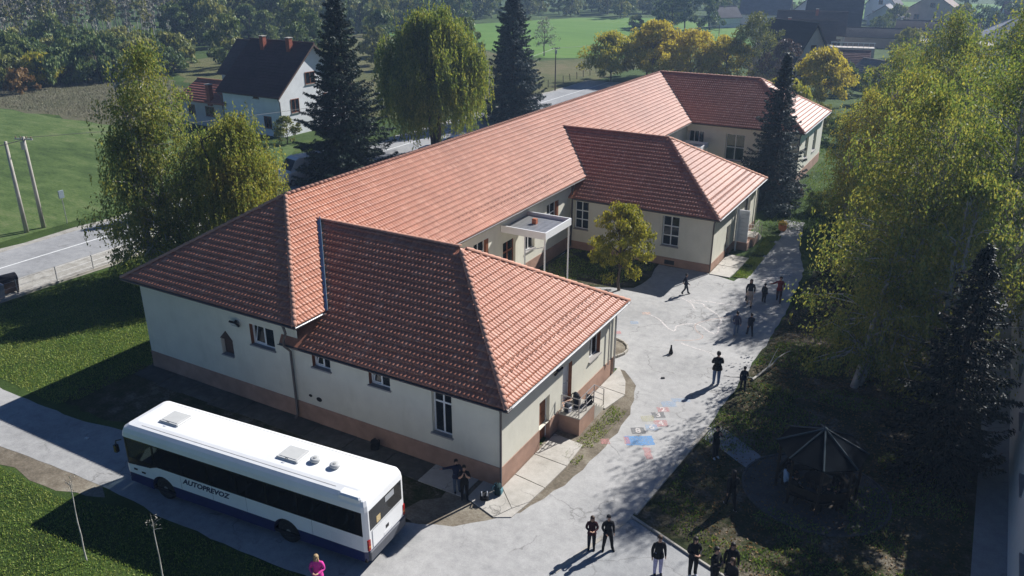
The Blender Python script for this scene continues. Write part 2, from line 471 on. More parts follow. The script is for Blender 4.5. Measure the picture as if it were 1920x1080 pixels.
kerb_run([(-8.72, 24.7), (-8.15, 32.2)], 0.16, 0.07)

# aprons of cracked concrete slabs round the school, each slab its own piece
apron = empty('apron'); apron['kind'] = 'structure'
G['apron_dark'] = paved_mat('apron_dark', (0.06, 0.06, 0.05), (0.10, 0.095, 0.08), (0.16, 0.15, 0.13), 0.6, 0.5)  # much darker concrete for the slabs along the front wall
def slab(poly, z, seed, m='apron'):
    r = random.Random(seed)
    cx = sum(p[0] for p in poly) / len(poly); cy = sum(p[1] for p in poly) / len(poly)
    q = [(cx + (x - cx) * 0.985, cy + (y - cy) * 0.985) for x, y in poly]
    mb = MB(); n = len(q)
    vs = [(x, y, 0.0) for x, y in q] + [(x, y, z + r.uniform(-.008, .012)) for x, y in q]
    mb.add(vs, [tuple(range(n, 2 * n))] + [(i, (i + 1) % n, n + (i + 1) % n, n + i) for i in range(n)])
    mb.build('apron_slab', G[m], apron)
k = 0
x = -35.3
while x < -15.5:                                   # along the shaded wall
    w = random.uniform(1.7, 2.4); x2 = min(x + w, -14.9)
    slab([(x, 22.35 + random.uniform(-.1, .1)), (x2, 22.35 + random.uniform(-.1, .1)), (x2, 23.57), (x, 23.57)], 0.06, k, 'apron_dark' if x2 < -15.5 else 'apron'); k += 1; x = x2
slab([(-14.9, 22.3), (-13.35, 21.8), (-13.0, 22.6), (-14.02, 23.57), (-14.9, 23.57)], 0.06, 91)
slab([(-13.35, 21.8), (-12.75, 22.15), (-12.6, 23.3), (-13.0, 22.6)], 0.05, 92)
slab([(-13.0, 22.6), (-12.6, 23.3), (-12.5, 24.4), (-14.0, 24.6), (-14.02, 23.6)], 0.06, 93)
slab([(-14.0, 24.62), (-12.5, 24.42), (-12.4, 26.2), (-14.0, 26.3)], 0.065, 94)
slab([(-14.0, 26.32), (-12.4, 26.22), (-12.5, 28.0), (-14.0, 28.2)], 0.06, 95)
slab([(-14.0, 31.5), (-12.9, 31.3), (-12.6, 33.0), (-14.0, 33.2)], 0.06, 96)
slab([(-14.0, 33.22), (-12.6, 33.02), (-13.1, 34.3), (-14.0, 35.6)], 0.06, 97)
slab([(-14.0, 51.0), (-12.6, 51.0), (-12.5, 53.0), (-14.0, 53.0)], 0.06, 98)
slab([(-14.0, 53.02), (-12.5, 53.02), (-12.45, 55.4), (-14.0, 55.5)], 0.07, 99)

# children's chalk drawings on the yard
def chalk_mat(name, c, cover=0.5):
    m, nt, b = newmat(name)
    p = pos(nt)
    b.inputs['Base Color'].default_value = (*c, 1); b.inputs['Roughness'].default_value = 0.95
    t = nt.nodes.new('ShaderNodeBsdfTransparent'); mx = nt.nodes.new('ShaderNodeMixShader')
    f = ramp(nt, noise(nt, 14, 4, 0.75, p), [(0.32, (max(0, cover - .45),) * 3), (0.66, (min(1, cover + .35),) * 3)])
    nt.links.new(f, mx.inputs[0]); nt.links.new(t.outputs[0], mx.inputs[1]); nt.links.new(b.outputs[0], mx.inputs[2])
    nt.links.new(mx.outputs[0], nt.nodes['Material Output'].inputs[0])
    return m
CH = {n: chalk_mat('chalk_' + n, c, k) for n, c, k in [('white', (0.80, 0.74, 0.70), .62), ('pink', (0.66, 0.30, 0.29), .36), ('blue', (0.16, 0.36, 0.66), .62), ('grey', (0.20, 0.20, 0.20), .58), ('yellow', (0.56, 0.53, 0.34), .24), ('sky', (0.40, 0.52, 0.68), .30), ('peach', (0.78, 0.55, 0.44), .36)]}
def chalk_line(pts, w, m, z=0.021):
    P = [Vector((x, y, 0)) for x, y in pts]
    Q = []
    for i in range(len(P) - 1):                    # smooth the polyline (Catmull-Rom)
        p0, p1, p2, p3 = P[max(i - 1, 0)], P[i], P[i + 1], P[min(i + 2, len(P) - 1)]
        for k in range(6):
            t = k / 6
            Q.append(0.5 * ((2 * p1) + (p2 - p0) * t + (2 * p0 - 5 * p1 + 4 * p2 - p3) * t * t + (3 * p1 - p0 - 3 * p2 + p3) * t ** 3))
    Q.append(P[-1]); mb = MB()
    vs = []
    for i, q in enumerate(Q):
        d = (Q[min(i + 1, len(Q) - 1)] - Q[max(i - 1, 0)]).normalized(); n = Vector((-d.y, d.x, 0)) * w / 2 * random.uniform(.75, 1.2)
        vs += [(q.x + n.x, q.y + n.y, z), (q.x - n.x, q.y - n.y, z)]
    mb.add(vs, [(2 * i, 2 * i + 1, 2 * i + 3, 2 * i + 2) for i in range(len(Q) - 1)])
    return mb.build('chalk_line', m, yard)
chalk_line([(-15.29, 42.79), (-14.38, 42.42), (-13.47, 41.48), (-13.01, 41.34), (-13.09, 42.04), (-12.51, 42.71), (-11.98, 42.75), (-11.24, 42.18), (-10.78, 42.2), (-11.02, 43.31), (-11.06, 43.88), (-11.54, 44.75), (-12.55, 45.55), (-12.79, 45.89), (-13.38, 45.84), (-13.58, 46.11), (-12.55, 46.41), (-11.12, 46.65), (-9.84, 47.38)], 0.11, CH['white'])
chalk_line([(-14.24, 46.13), (-13.5, 45.67), (-12.96, 44.85)], 0.10, CH['white'])
chalk_line([(-10.73, 44.94), (-11.73, 43.76), (-12.22, 42.79), (-11.92, 41.96), (-11.34, 41.32), (-11.68, 40.65), (-12.58, 40.13)], 0.06, CH['peach'])
chalk_line([(-12.16, 39.98), (-11.55, 39.8), (-9.99, 39.57), (-9.56, 39.6)], 0.10, CH['white'])
def chalk_patch(cx, cy, w, h, m, rot=0.35, z=0.0205, seed=0, name='chalk_square'):
    c, s = math.cos(rot), math.sin(rot)
    poly = wavy([(-w / 2, -h / 2), (w / 2, -h / 2), (w / 2, h / 2), (-w / 2, h / 2)], 0.03, 0.15, seed)
    return sheet(name, [(cx + a * c - b * s, cy + a * s + b * c) for a, b in poly], z, m, None, yard)
ROT = 0.55
for i, (cx, cy, w, h, cn) in enumerate([(-10.85, 30.34, .62, .52, 'grey'), (-10.50, 29.62, 1.25, .75, 'blue'), (-11.0, 29.35, .25, .6, 'pink'), (-11.79, 28.8, .42, .42, 'pink'), (-10.54, 32.08, .62, .5, 'grey'), (-10.52, 32.66, .55, .45, 'pink'),
      (-10.18, 31.45, .6, .55, 'pink'), (-10.85, 31.55, .6, .5, 'yellow'), (-10.42, 30.92, .55, .5, 'sky'), (-10.45, 33.3, .7, .5, 'sky'), (-9.82, 28.87, .3, .9, 'pink'), (-10.1, 33.95, .9, .35, 'sky'), (-15.8, 39.45, .5, .4, 'pink'), (-15.41, 41.2, .45, .4, 'sky'), (-15.3, 42.82, .5, .35, 'peach')]):
    chalk_patch(cx, cy, w, h, CH[cn], ROT, 0.0205 + 0.0002 * i, i)
def text_mesh(txt, size, shear=0.0, extrude=0.0, name='lettering', bold=0.0):
    cu = bpy.data.curves.new(name, 'FONT'); cu.body = txt; cu.size = size; cu.shear = shear; cu.extrude = extrude; cu.offset = bold
    cu.align_x = 'CENTER'; cu.align_y = 'CENTER'; cu.resolution_u = 3
    o = bpy.data.objects.new(name, cu); col.objects.link(o)
    dg = bpy.context.evaluated_depsgraph_get()
    me = bpy.data.meshes.new_from_object(o.evaluated_get(dg)); me.name = name
    bpy.data.objects.remove(o)
    return me
for ch, cx, cy, cn in [('8', -10.85, 30.34, 'white'), ('3', -10.54, 32.08, 'white'), ('2', -10.52, 32.66, 'white'), ('4', -10.18, 31.45, 'white'), ('6', -10.42, 30.92, 'white')]:
    me = text_mesh(ch, 0.52, name='chalk_digit', bold=0.012); me.materials.append(CH[cn])
    o = link('chalk_digit', me, yard, (cx, cy, 0.0245)); o.rotation_euler = (0, 0, ROT)
for i in range(7):                                  # pale painted stripes on the path
    y = 51.3 + i * 0.42
    sheet('painted_stripe', [(-10.6 - i * .07, y), (-8.9 - i * .05, y + .55), (-8.92 - i * .05, y + .75), (-10.62 - i * .07, y + .20)], 0.021, CH['white'], None, yard)
# path and round paving of the pavilion
GZ = Vector((-3.0, 29.6, 0))
ring = [(GZ.x + 2.75 * math.cos(a), GZ.y + 2.6 * math.sin(a)) for a in np.linspace(0, 2 * math.pi, 40, endpoint=False)]
sheet('pavilion_paving', ring, 0.024, ground_mat('shade_paving', [(0.36, (0.06, 0.055, 0.05)), (0.5, (0.10, 0.095, 0.085)), (0.62, (0.15, 0.14, 0.125))], (0.3, 2.0, 14.0), (0.35, 0.35, 0.3), bump=.4, bscale=20, bdist=.02))  # dark paving tone has the deep tree shade put into it
shade_kerb = surf('shade_kerb', (.11, .105, .095), .2, 4, .95)  # kerb colour darkened too, to carry the tree shade
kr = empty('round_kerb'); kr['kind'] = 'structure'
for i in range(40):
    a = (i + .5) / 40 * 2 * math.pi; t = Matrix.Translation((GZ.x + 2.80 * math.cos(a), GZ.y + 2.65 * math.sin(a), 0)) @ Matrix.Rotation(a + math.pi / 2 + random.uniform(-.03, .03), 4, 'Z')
    MB().bbox(-.2, .2, -.05, .05, 0, .07 + random.uniform(-.01, .01), 0.01, 0, t).build('kerb_stone', shade_kerb, kr)
sheet('garden_path', wavy([(-8.1, 31.2), (-6.9, 30.6), (-5.4, 29.7), (-5.1, 30.9), (-6.2, 31.6), (-7.4, 32.4), (-8.05, 32.6)], 0.06, 0.4, 21), 0.016, G['slab'])

# ================================================================== THE SCHOOL
SB = Vector((-24.0, 23.6, 0.0))
school = empty('school_building', SB)
tag(school, 'long cream single-storey building with three hipped wings under an orange tiled roof', 'school')
def sp(mb, name, mats, parent=None, smooth=False):
    """a part of the school (mesh given in world coordinates)"""
    o = mb.build(name, mats, parent or school, smooth)
    if parent is None: o.location = -SB
    return o

XW, XE, XEND = -35.17, -24.57, -14.08          # west wall, east wall of the long body, end wall of the wings
YS = 23.6
ZE, ZR, ZW, ZWR = 5.08, 8.72, 3.96, 7.62
KM, KH = (ZR - ZE) / 5.79, (ZWR - ZW) / 5.98          # roof pitches

def facade(name, p0, u, n, L, z0, z1, ops, depth=0.28, mat='cream', outline=None):
    """wall sheet with real openings and reveals; ops = (u0,u1,z0,z1[,kind])"""
    p0 = Vector(p0); u = Vector(u); n = Vector(n)
    us = sorted({0.0, L} | {o[0] for o in ops} | {o[1] for o in ops})
    zs = sorted({z0, z1} | {o[2] for o in ops} | {o[3] for o in ops})
    P = lambda a, z, d=0.0: (p0.x + u.x * a - n.x * d, p0.y + u.y * a - n.y * d, z)
    mb = MB()
    for a, b in zip(us, us[1:]):
        for c, d in zip(zs, zs[1:]):
            if any(o[0] <= a + 1e-6 and b <= o[1] + 1e-6 and o[2] <= c + 1e-6 and d <= o[3] + 1e-6 for o in ops): continue
            mb.quad(P(a, c), P(b, c), P(b, d), P(a, d))
    for o in ops:
        a, b, c, d = o[:4]
        mb.quad(P(a, c), P(a, d), P(a, d, depth), P(a, c, depth)).quad(P(b, c), P(b, c, depth), P(b, d, depth), P(b, d))
        mb.quad(P(a, d), P(b, d), P(b, d, depth), P(a, d, depth)).quad(P(a, c), P(a, c, depth), P(b, c, depth), P(b, c))
    return sp(mb, name, M[mat])

def window(p0, u, n, op, depth=0.16, cols=2, rows=(1.0,), sill=True, curtain=False, tilt=None, frame='white_pvc', fr=0.065, wide_sill=0.06):
    p0 = Vector(p0); u = Vector(u); n = Vector(n)
    a, b, c, d = op[:4]
    g = 0.006
    a += g; b -= g; c += g; d -= g
    base = p0 + u * a
    Mx = Matrix(((u.x, -n.x, 0, base.x), (u.y, -n.y, 0, base.y), (0, 0, 1, c), (0, 0, 0, 1)))
    W, H = b - a, d - c
    fm = MB()
    y0, y1 = depth, depth + 0.07
    fm.box(0, fr, y0, y1, 0, H, 0, Mx).box(W - fr, W, y0, y1, 0, H, 0, Mx).box(fr, W - fr, y0, y1, 0, fr, 0, Mx).box(fr, W - fr, y0, y1, H - fr, H, 0, Mx)
    iw = (W - 2 * fr)
    xs = [fr + iw * i / cols for i in range(cols + 1)]
    tot = sum(rows); zz = [fr]
    for r_ in rows: zz.append(zz[-1] + (H - 2 * fr) * r_ / tot)
    mu = fr * 0.55
    for x in xs[1:-1]: fm.box(x - mu, x + mu, y0 + .004, y1 - .004, fr, H - fr, 0, Mx)
    for z in zz[1:-1]:
        for i in range(cols):
            fm.box(xs[i] + (mu if i else 0), xs[i + 1] - (mu if i < cols - 1 else 0), y0 + .004, y1 - .004, z - mu, z + mu, 0, Mx)
    w = sp(fm, 'window', M[frame])
    for i in range(cols):
        for j in range(len(rows)):
            x0 = xs[i] + (mu if i else 0) + .004; x1 = xs[i + 1] - (mu if i < cols - 1 else 0) - .004
            q0 = zz[j] + (mu if j else 0) + .004; q1 = zz[j + 1] - (mu if j < len(rows) - 1 else 0) - .004
            if tilt is not None and i == tilt and j == 0:       # sash tipped inwards
                T = Mx @ Matrix.Translation((0, y0 + .03, q0)) @ Matrix.Rotation(R(-14), 4, 'X')
                s = MB(); h = q1 - q0
                s.box(x0, x0 + .05, 0, .05, 0, h, 0, T).box(x1 - .05, x1, 0, .05, 0, h, 0, T).box(x0 + .05, x1 - .05, 0, .05, 0, .05, 0, T).box(x0 + .05, x1 - .05, 0, .05, h - .05, h, 0, T)
                so = s.build('sash', M[frame], w)
                MB().box(x0 + .052, x1 - .052, .02, .028, .052, h - .052, 0, T).build('pane', M['glass'], w)
                continue
            MB().box(x0, x1, y0 + .028, y0 + .040, q0, q1, 0, Mx).build('pane', M['glass'], w)
    if curtain:
        cm = MB()
        for i in range(int(W / 0.09)):
            x = 0.05 + i * 0.09
            cm.quad(Mx @ Vector((x, y1 + .10, .05)), Mx @ Vector((x + .045, y1 + .14, .05)), Mx @ Vector((x + .045, y1 + .14, H)), Mx @ Vector((x, y1 + .10, H)))
            cm.quad(Mx @ Vector((x + .045, y1 + .14, .05)), Mx @ Vector((x + .09, y1 + .10, .05)), Mx @ Vector((x + .09, y1 + .10, H)), Mx @ Vector((x + .045, y1 + .14, H)))
        cm.build('curtain', M['curtain'], w)
    if sill:
        MB().box(-wide_sill, W + wide_sill, -0.09, depth - .002, -0.055, 0.012, 0, Mx).build('sill', M['sill'], w)
    return w

def door(p0, u, n, op, depth=0.2, mat='brown_wood', frame='white_pvc', panels=3):
    p0 = Vector(p0); u = Vector(u); n = Vector(n); a, b, c, d = op[:4]
    base = p0 + u * (a + .006)
    Mx = Matrix(((u.x, -n.x, 0, base.x), (u.y, -n.y, 0, base.y), (0, 0, 1, c + .004), (0, 0, 0, 1)))
    W, H = b - a - .012, d - c - .01
    mb = MB().box(0, W, depth, depth + .05, 0, H, 0, Mx)
    for k in range(panels):
        z0 = .12 + k * (H - .2) / panels
        mb.box(.12, W - .12, depth - .015, depth - .001, z0, z0 + (H - .2) / panels - .1, 0, Mx)
    o = sp(mb, 'door', M[mat])
    MB().box(W - .12, W - .08, depth - .06, depth - .016, H * .46, H * .5, 0, Mx).build('handle', M['steel'], o)
    f = MB().box(-.002, .06, depth - .04, depth - .018, 0, H, 0, Mx).box(W - .06, W + .002, depth - .04, depth - .018, 0, H, 0, Mx).box(.06, W - .06, depth - .04, depth - .018, H - .06, H, 0, Mx)
    f.build('door_frame', M[frame], o)
    return o

# ---- shaded front (towards the drive): long body and near wing share one wall line
PS = (XW, YS, 0); US, NS = (1, 0, 0), (0, -1, 0)
def X(x): return x - XW
w1 = (X(-27.56), X(-26.05), 3.16, 4.22); w2 = (X(-23.80), X(-22.76), 2.96, 3.62); w3 = (X(-20.60), X(-19.48), 2.95, 3.62); w4 = (X(-17.36), X(-16.38), 1.60, 3.60)
ni = (X(-29.66), X(-28.86), 2.16, 3.0)
facade('wall', PS, US, NS, X(XE), 0.9, ZE + .1, [w1, ni])
facade('wall', (XE, YS, 0), US, NS, XEND - XE, 0.9, ZW + .1, [tuple([q - X(XE) for q in w[:2]]) + w[2:] for w in (w2, w3, w4)])
window(PS, US, NS, w1, cols=2, tilt=0, sill=True, depth=.17)
window(PS, US, NS, w2, cols=2, tilt=0, depth=.17)
window(PS, US, NS, w3, cols=2, tilt=0, depth=.17)
window(PS, US, NS, w4, cols=2, rows=(3, 1), depth=.17)
# brown painted reveals beside the windows and the pointed niche
for w in (w1, w2, w3):
    sp(MB().box(XW + w[0] - .0, XW + w[0] + .012, YS - .012, YS + .165, w[2] + .02, w[3] - .01), 'window_reveal', M['brown_wood'])
nb = MB()
nx0, nx1 = XW + ni[0], XW + ni[1]; nm = (nx0 + nx1) / 2
nb.add([(nx0, YS + .2, 2.16), (nx1, YS + .2, 2.16), (nx1, YS + .2, 3.0), (nm, YS + .2, 3.0), (nx0, YS + .2, 3.0)], [(0, 1, 2, 3, 4)])
sp(nb, 'niche_back', surf('niche_brown', (0.10, 0.06, 0.045), .2, 6))
sp(MB().prism([(nx0, YS - .10), (nx1, YS - .10), (nx1, YS + .19), (nx0, YS + .19)], 2.11, 2.172), 'niche_sill', M['sill'])
ar = MB(); ar.add([(nx0 - .03, YS - .02, 3.0), (nx1 + .03, YS - .02, 3.0), (nm + .12, YS - .02, 3.32), (nm, YS - .02, 3.45), (nm - .12, YS - .02, 3.32), (nx0 - .03, YS - .001, 3.0), (nx1 + .03, YS - .001, 3.0), (nm + .12, YS - .001, 3.32), (nm, YS - .001, 3.45), (nm - .12, YS - .001, 3.32)],
     [(0, 1, 2, 3, 4), (0, 5, 6, 1), (1, 6, 7, 2), (2, 7, 8, 3), (3, 8, 9, 4), (4, 9, 5, 0)])
sp(ar, 'niche_arch', surf('niche_arch_brown', (0.085, 0.052, 0.04), .2, 6))
for cx, cz, rr in ((-24.13, 1.40, .10), (-23.62, 1.34, .16)):
    v = MB()
    v.add([(cx + rr * math.cos(t), YS - .02, cz + rr * .7 * math.sin(t)) for t in np.linspace(0, 2 * math.pi, 12, endpoint=False)] + [(cx + rr * math.cos(t), YS - .001, cz + rr * .7 * math.sin(t)) for t in np.linspace(0, 2 * math.pi, 12, endpoint=False)],
          [tuple(range(11, -1, -1))] + [(i, (i + 1) % 12, 12 + (i + 1) % 12, 12 + i) for i in range(12)])
    sp(v, 'wall_vent', M['dark'])

# ---- sunlit end of the near wing
PE = (XEND, YS, 0); UE, NE_ = (0, 1, 0), (1, 0, 0)
YN1 = 34.86
Y = lambda y: y - YS
d1 = (Y(26.85), Y(27.80), 0.12, 2.25); d2 = (Y(29.05), Y(29.97), 0.92, 2.92); we = (Y(31.85), Y(33.10), 1.97, 3.12)
facade('wall', PE, UE, NE_, YN1 - YS, 0.9, ZW + .1, [(d1[0], d1[1], .9, d1[3]), d2, we])
door(PE, UE, NE_, (d1[0], d1[1], .12, d1[3]))
door(PE, UE, NE_, d2, mat='white_pvc', panels=2)
window(PE, UE, NE_, we, cols=2, depth=.17)
sp(MB().box(XEND - .18, XEND + .012, YS + d2[1] - .012, YS + d2[1] + .0, d2[2] + .01, d2[3] - .01), 'door_reveal', M['brown_wood'])
sp(MB().box(XEND - .18, XEND + .012, YS + we[1] - .012, YS + we[1] + .0, we[2] + .02, we[3] - .01), 'window_reveal', M['brown_wood'])
# ---- courtyard side of the near wing, west and north faces, far ends (plain)
def plain(name, a, b, z0, z1, mat='cream'):
    return sp(MB().quad((*a, z0), (*b, z0), (*b, z1), (*a, z1)), name, M[mat])
plain('wall', (XE, YN1), (XEND, YN1), 0, ZW + .1)
plain('wall', (XW, 88.6), (XW, YS), 0, ZE + .1)
plain('wall', (XEND, 88.6), (XW, 88.6), 0, ZE + .1)
plain('wall', (XE, 62.66), (XEND, 62.66), 0, ZW + .1)

# ---- courtyard front of the long body
PM = (XE, YN1, 0)
Ym = lambda y: y - YN1
a1 = (Ym(38.2), Ym(39.6), 2.0, 4.1); dd = (Ym(41.6), Ym(43.2), 0.35, 3.2); a2 = (Ym(44.5), Ym(45.8), 1.7, 3.3); a3 = (Ym(47.5), Ym(49.0), 2.0, 4.15)
facade('wall', PM, UE, NE_, 51.25 - YN1, 0.9, ZE + .1, [a1, (dd[0], dd[1], .9, dd[3]), a2, a3])
window(PM, UE, NE_, a1, cols=2, rows=(2, 1)); window(PM, UE, NE_, a2, cols=2); window(PM, UE, NE_, a3, cols=2, rows=(1, 1, 1))
for w in (a1, a3):
    sp(MB().box(XE - .15, XE + .012, YN1 + w[1] - .012, YN1 + w[1] + .25, w[2] + .02, w[3] - .01), 'window_reveal', M['brown_wood'])
window(PM, UE, NE_, dd, cols=2, rows=(3, 1), sill=False, frame='brown_wood', fr=.10)
plain('wall', (XE, 62.66), (XE, 76.9), 0, ZE + .1)

# ---- middle wing
YM = 51.25
PB = (XE, YM, 0); Xb = lambda x: x - XE
b1 = (Xb(-24.25), Xb(-23.15), 1.55, 3.62); b2 = (Xb(-20.66), Xb(-19.60), 1.50, 3.60); b3 = (Xb(-17.60), Xb(-16.40), 1.42, 3.55)
facade('wall', PB, US, NS, XEND - XE, 0.55, ZW + .1, [b1, b2, b3])
for w in (b1, b2, b3): window(PB, US, NS, w, cols=2, rows=(1, 1, 1), curtain=(w is not b1), depth=.17)
PB2 = (XEND, YM, 0); Y2 = lambda y: y - YM
e1 = (Y2(54.75), Y2(55.75), 0.1, 2.3); e2 = (Y2(59.1), Y2(60.9), 1.6, 3.25)
facade('wall', PB2, UE, NE_, 62.66 - YM, 0.55, ZW + .1, [(e1[0], e1[1], .55, e1[3]), e2])
door(PB2, UE, NE_, (e1[0], e1[1], .1, e1[3])); window(PB2, UE, NE_, e2, cols=2)

# ---- far wing
YF = 76.9
PF = (XE, YF, 0)
f1 = (Xb(-24.4), Xb(-22.9), 2.3, 4.25); f2 = (Xb(-20.75), Xb(-18.95), 1.75, 4.25); f3 = (Xb(-17.6), Xb(-16.2), 1.75, 4.25)
facade('wall', PF, US, NS, XEND - XE, 0.9, ZE + .1, [f1, f2, f3])
window(PF, US, NS, f1, cols=3); window(PF, US, NS, f2, cols=2, rows=(1, 1), curtain=True); window(PF, US, NS, f3, cols=2, rows=(1, 1))
facade('wall', (XEND, YF, 0), UE, NE_, 88.6 - YF, 0.9, ZE + .1, [(3.2, 4.8, 1.8, 3.9), (7.2, 8.8, 1.8, 3.9)])
for a in (3.2, 7.2): window((XEND, YF, 0), UE, NE_, (a, a + 1.6, 1.8, 3.9), cols=2, rows=(1, 1))

# ---- plinths, 3 cm proud
def plinth(a, b, z1, gaps=()):
    (x0, y0), (x1, y1) = a, b
    al = Vector((x1 - x0, y1 - y0, 0)); L = al.length; al.normalize(); nn = Vector((al.y, -al.x, 0))
    cuts = [0.0]
    for g0, g1 in gaps: cuts += [g0, g1]
    cuts.append(L)
    for k in range(0, len(cuts), 2):
        s, e = cuts[k], cuts[k + 1]
        Mx = Matrix(((al.x, nn.x, 0, x0), (al.y, nn.y, 0, y0), (0, 0, 1, 0), (0, 0, 0, 1)))
        sp(MB().box(s, e, -0.25, 0.03, -.05, z1, 0, Mx), 'plinth', M['plinth'])
plinth((XW, YS), (XEND, YS), .94)
plinth((XEND, YS + .002), (XEND, YN1), .94, [(d1[0], d1[1]), ])
plinth((XE, YN1 + .002), (XE, YM - .002), .94, [(dd[0], dd[1])])
plinth((XE + .03, YM), (XEND, YM), .60)
plinth((XEND, YM + .002), (XEND, 62.66), .60, [(e1[0], e1[1])])
plinth((XE + .03, YF), (XEND, YF), .94)
plinth((XEND, YF + .002), (XEND, 88.6), .94)
sp(MB().box(-17.25, -16.55, YM - .06, YM - .031, .12, .42), 'cellar_vent', M['dark'])

# ---- roof: three hipped wings run into the long body
def roof_main(x, y): return min(ZE + (-24.08 - x) * KM, ZE + (x + 35.66) * KM, ZE + (y - 23.03) * ((ZR - ZE) / 5.92))
def roof_wing(x, y, y0, y1, ze, zr):
    if not (-31.0 <= x <= -13.58 and y0 <= y <= y1): return -99
    k = (zr - ze) / ((y1 - y0) / 2)
    return min(ze + (y - y0) * k, ze + (y1 - y) * k, ze + (-13.587 - x) * KH)
WINGS = [(23.22, 35.36, ZW, ZWR), (50.75, 63.15, ZW, ZWR), (76.41, 89.09, ZE, ZR)]
def env(x, y, skip):
    z = -99
    if skip != 'm' and -35.66 <= x <= -24.08 and 23.03 <= y <= 89.1: z = max(z, roof_main(x, y))
    for i, w in enumerate(WINGS):
        if skip != i: z = max(z, roof_wing(x, y, *w))
    return z

TILE_W, TILE_L = 0.205, 0.36
def tile_proto():
    us_ = [0.0, 0.022, 0.060, 0.105, 0.150, 0.183, 0.207]; hs = [-.004, 0.012, 0.026, 0.031, 0.023, 0.005, -0.005]
    V = []; F = []; n = len(us_)
    for v, dz, k in ((-0.012, .041, 1.0), (0.15, .012, .8), (0.37, .003, .7)):        # the nose of each tile turns up
        for u_, h in zip(us_, hs): V.append((u_, v, h * k + dz))
    for u_, h in zip(us_, hs): V.append((u_, -0.012, h * .9 + .012))
    for i in range(n - 1):
        F += [(i, i + 1, n + i + 1, n + i), (n + i, n + i + 1, 2 * n + i + 1, 2 * n + i), (3 * n + i, 3 * n + i + 1, i + 1, i)]
    return np.array(V), np.array(F)
TV, TF = tile_proto()
tile_me = np_mesh('roof_tile', TV, TF, M['tile'])
tile_sets = []          # (matrix, centre)
decks = []
def slope(name, poly3, eave_a, eave_b, skip):
    """deck sheet plus the tile positions of one roof plane"""
    A, B = Vector(eave_a), Vector(eave_b)
    u = (B - A).normalized()
    nrm = (Vector(poly3[1]) - Vector(poly3[0])).cross(Vector(poly3[2]) - Vector(poly3[0])).normalized()
    if nrm.z < 0: nrm = -nrm
    s = nrm.cross(u)
    if s.z < 0: s = -s
    if u.cross(s).dot(nrm) < 0: u = -u; A, B = B, A
    dk = MB(); dk.add([Vector(p) - nrm * .02 for p in poly3] + [Vector(p) - nrm * .09 for p in poly3], [tuple(range(len(poly3))), tuple(range(2 * len(poly3) - 1, len(poly3) - 1, -1))] + [(i, (i + 1) % len(poly3), len(poly3) + (i + 1) % len(poly3), len(poly3) + i) for i in range(len(poly3))])
    deck = sp(dk, name, M['tile'])
    P2 = [((Vector(p) - A).dot(u), (Vector(p) - A).dot(s)) for p in poly3]
    umin, umax = min(p[0] for p in P2), max(p[0] for p in P2); vmax = max(p[1] for p in P2)
    def inside(a, b):
        c = False
        for (x0, y0), (x1, y1) in zip(P2, P2[1:] + P2[:1]):
            if (y0 > b) != (y1 > b) and a < (x1 - x0) * (b - y0) / (y1 - y0) + x0: c = not c
        return c
    r = random.Random(len(tile_sets))
    for j in range(int(vmax / TILE_L) + 1):
        v = j * TILE_L
        for i in range(int((umax - umin) / TILE_W) + 2):
            uu = umin + i * TILE_W
            if not inside(uu + .1, v + .17): continue
            c = A + u * (uu + .1) + s * (v + .17)
            if env(c.x, c.y, skip) > c.z + .0: continue
            p = A + u * (uu + r.uniform(-.004, .004)) + s * (v + r.uniform(-.006, .006)) + nrm * r.uniform(-.0015, .002)
            tile_sets.append((np.array([[u.x, s.x, nrm.x, p.x], [u.y, s.y, nrm.y, p.y], [u.z, s.z, nrm.z, p.z]]), (c.x, c.y, c.z), deck))
    return deck
MXC = -29.87
slope('roof_slope', [(-35.66, 23.03, ZE), (-24.08, 23.03, ZE), (MXC, 28.95, ZR)], (-35.66, 23.03, ZE), (-24.08, 23.03, ZE), 'm')
slope('roof_slope', [(-24.08, 23.03, ZE), (-24.08, 76.41, ZE), (MXC, 82.75, ZR), (MXC, 28.95, ZR)], (-24.08, 23.03, ZE), (-24.08, 76.41, ZE), 'm')
for i, (y0, y1, ze, zr) in enumerate(WINGS):
    yc = (y0 + y1) / 2; xs_ = -25.35 if i < 2 else -24.08
    xr = -24.08 - (zr - ZE) / KM - (0.5 if i < 2 else 0); xa = -13.587 - (zr - ze) / KH
    slope('roof_slope', [(xs_, y0, ze), (-13.587, y0, ze), (xa, yc, zr), (xr, yc, zr)], (xs_, y0, ze), (-13.587, y0, ze), i)
    slope('roof_slope', [(-13.587, y0, ze), (-13.587, y1, ze), (xa, yc, zr)], (-13.587, y0, ze), (-13.587, y1, ze), i)
    dk = MB().add([(-13.587, y1, ze), (xs_, y1, ze), (xr, yc, zr), (xa, yc, zr)], [(0, 1, 2, 3)]); sp(dk, 'roof_slope', M['tile'])
dk = MB().add([(-35.66, 23.03, ZE), (-35.66, 89.09, ZE), (MXC, 82.75, ZR), (MXC, 28.95, ZR)], [(0, 3, 2, 1)]); sp(dk, 'roof_slope', M['tile'])
dk = MB().add([(-35.66, 89.09, ZE), (-24.0, 89.09, ZE), (MXC, 82.75, ZR)], [(0, 2, 1)]); sp(dk, 'roof_slope', M['tile'])

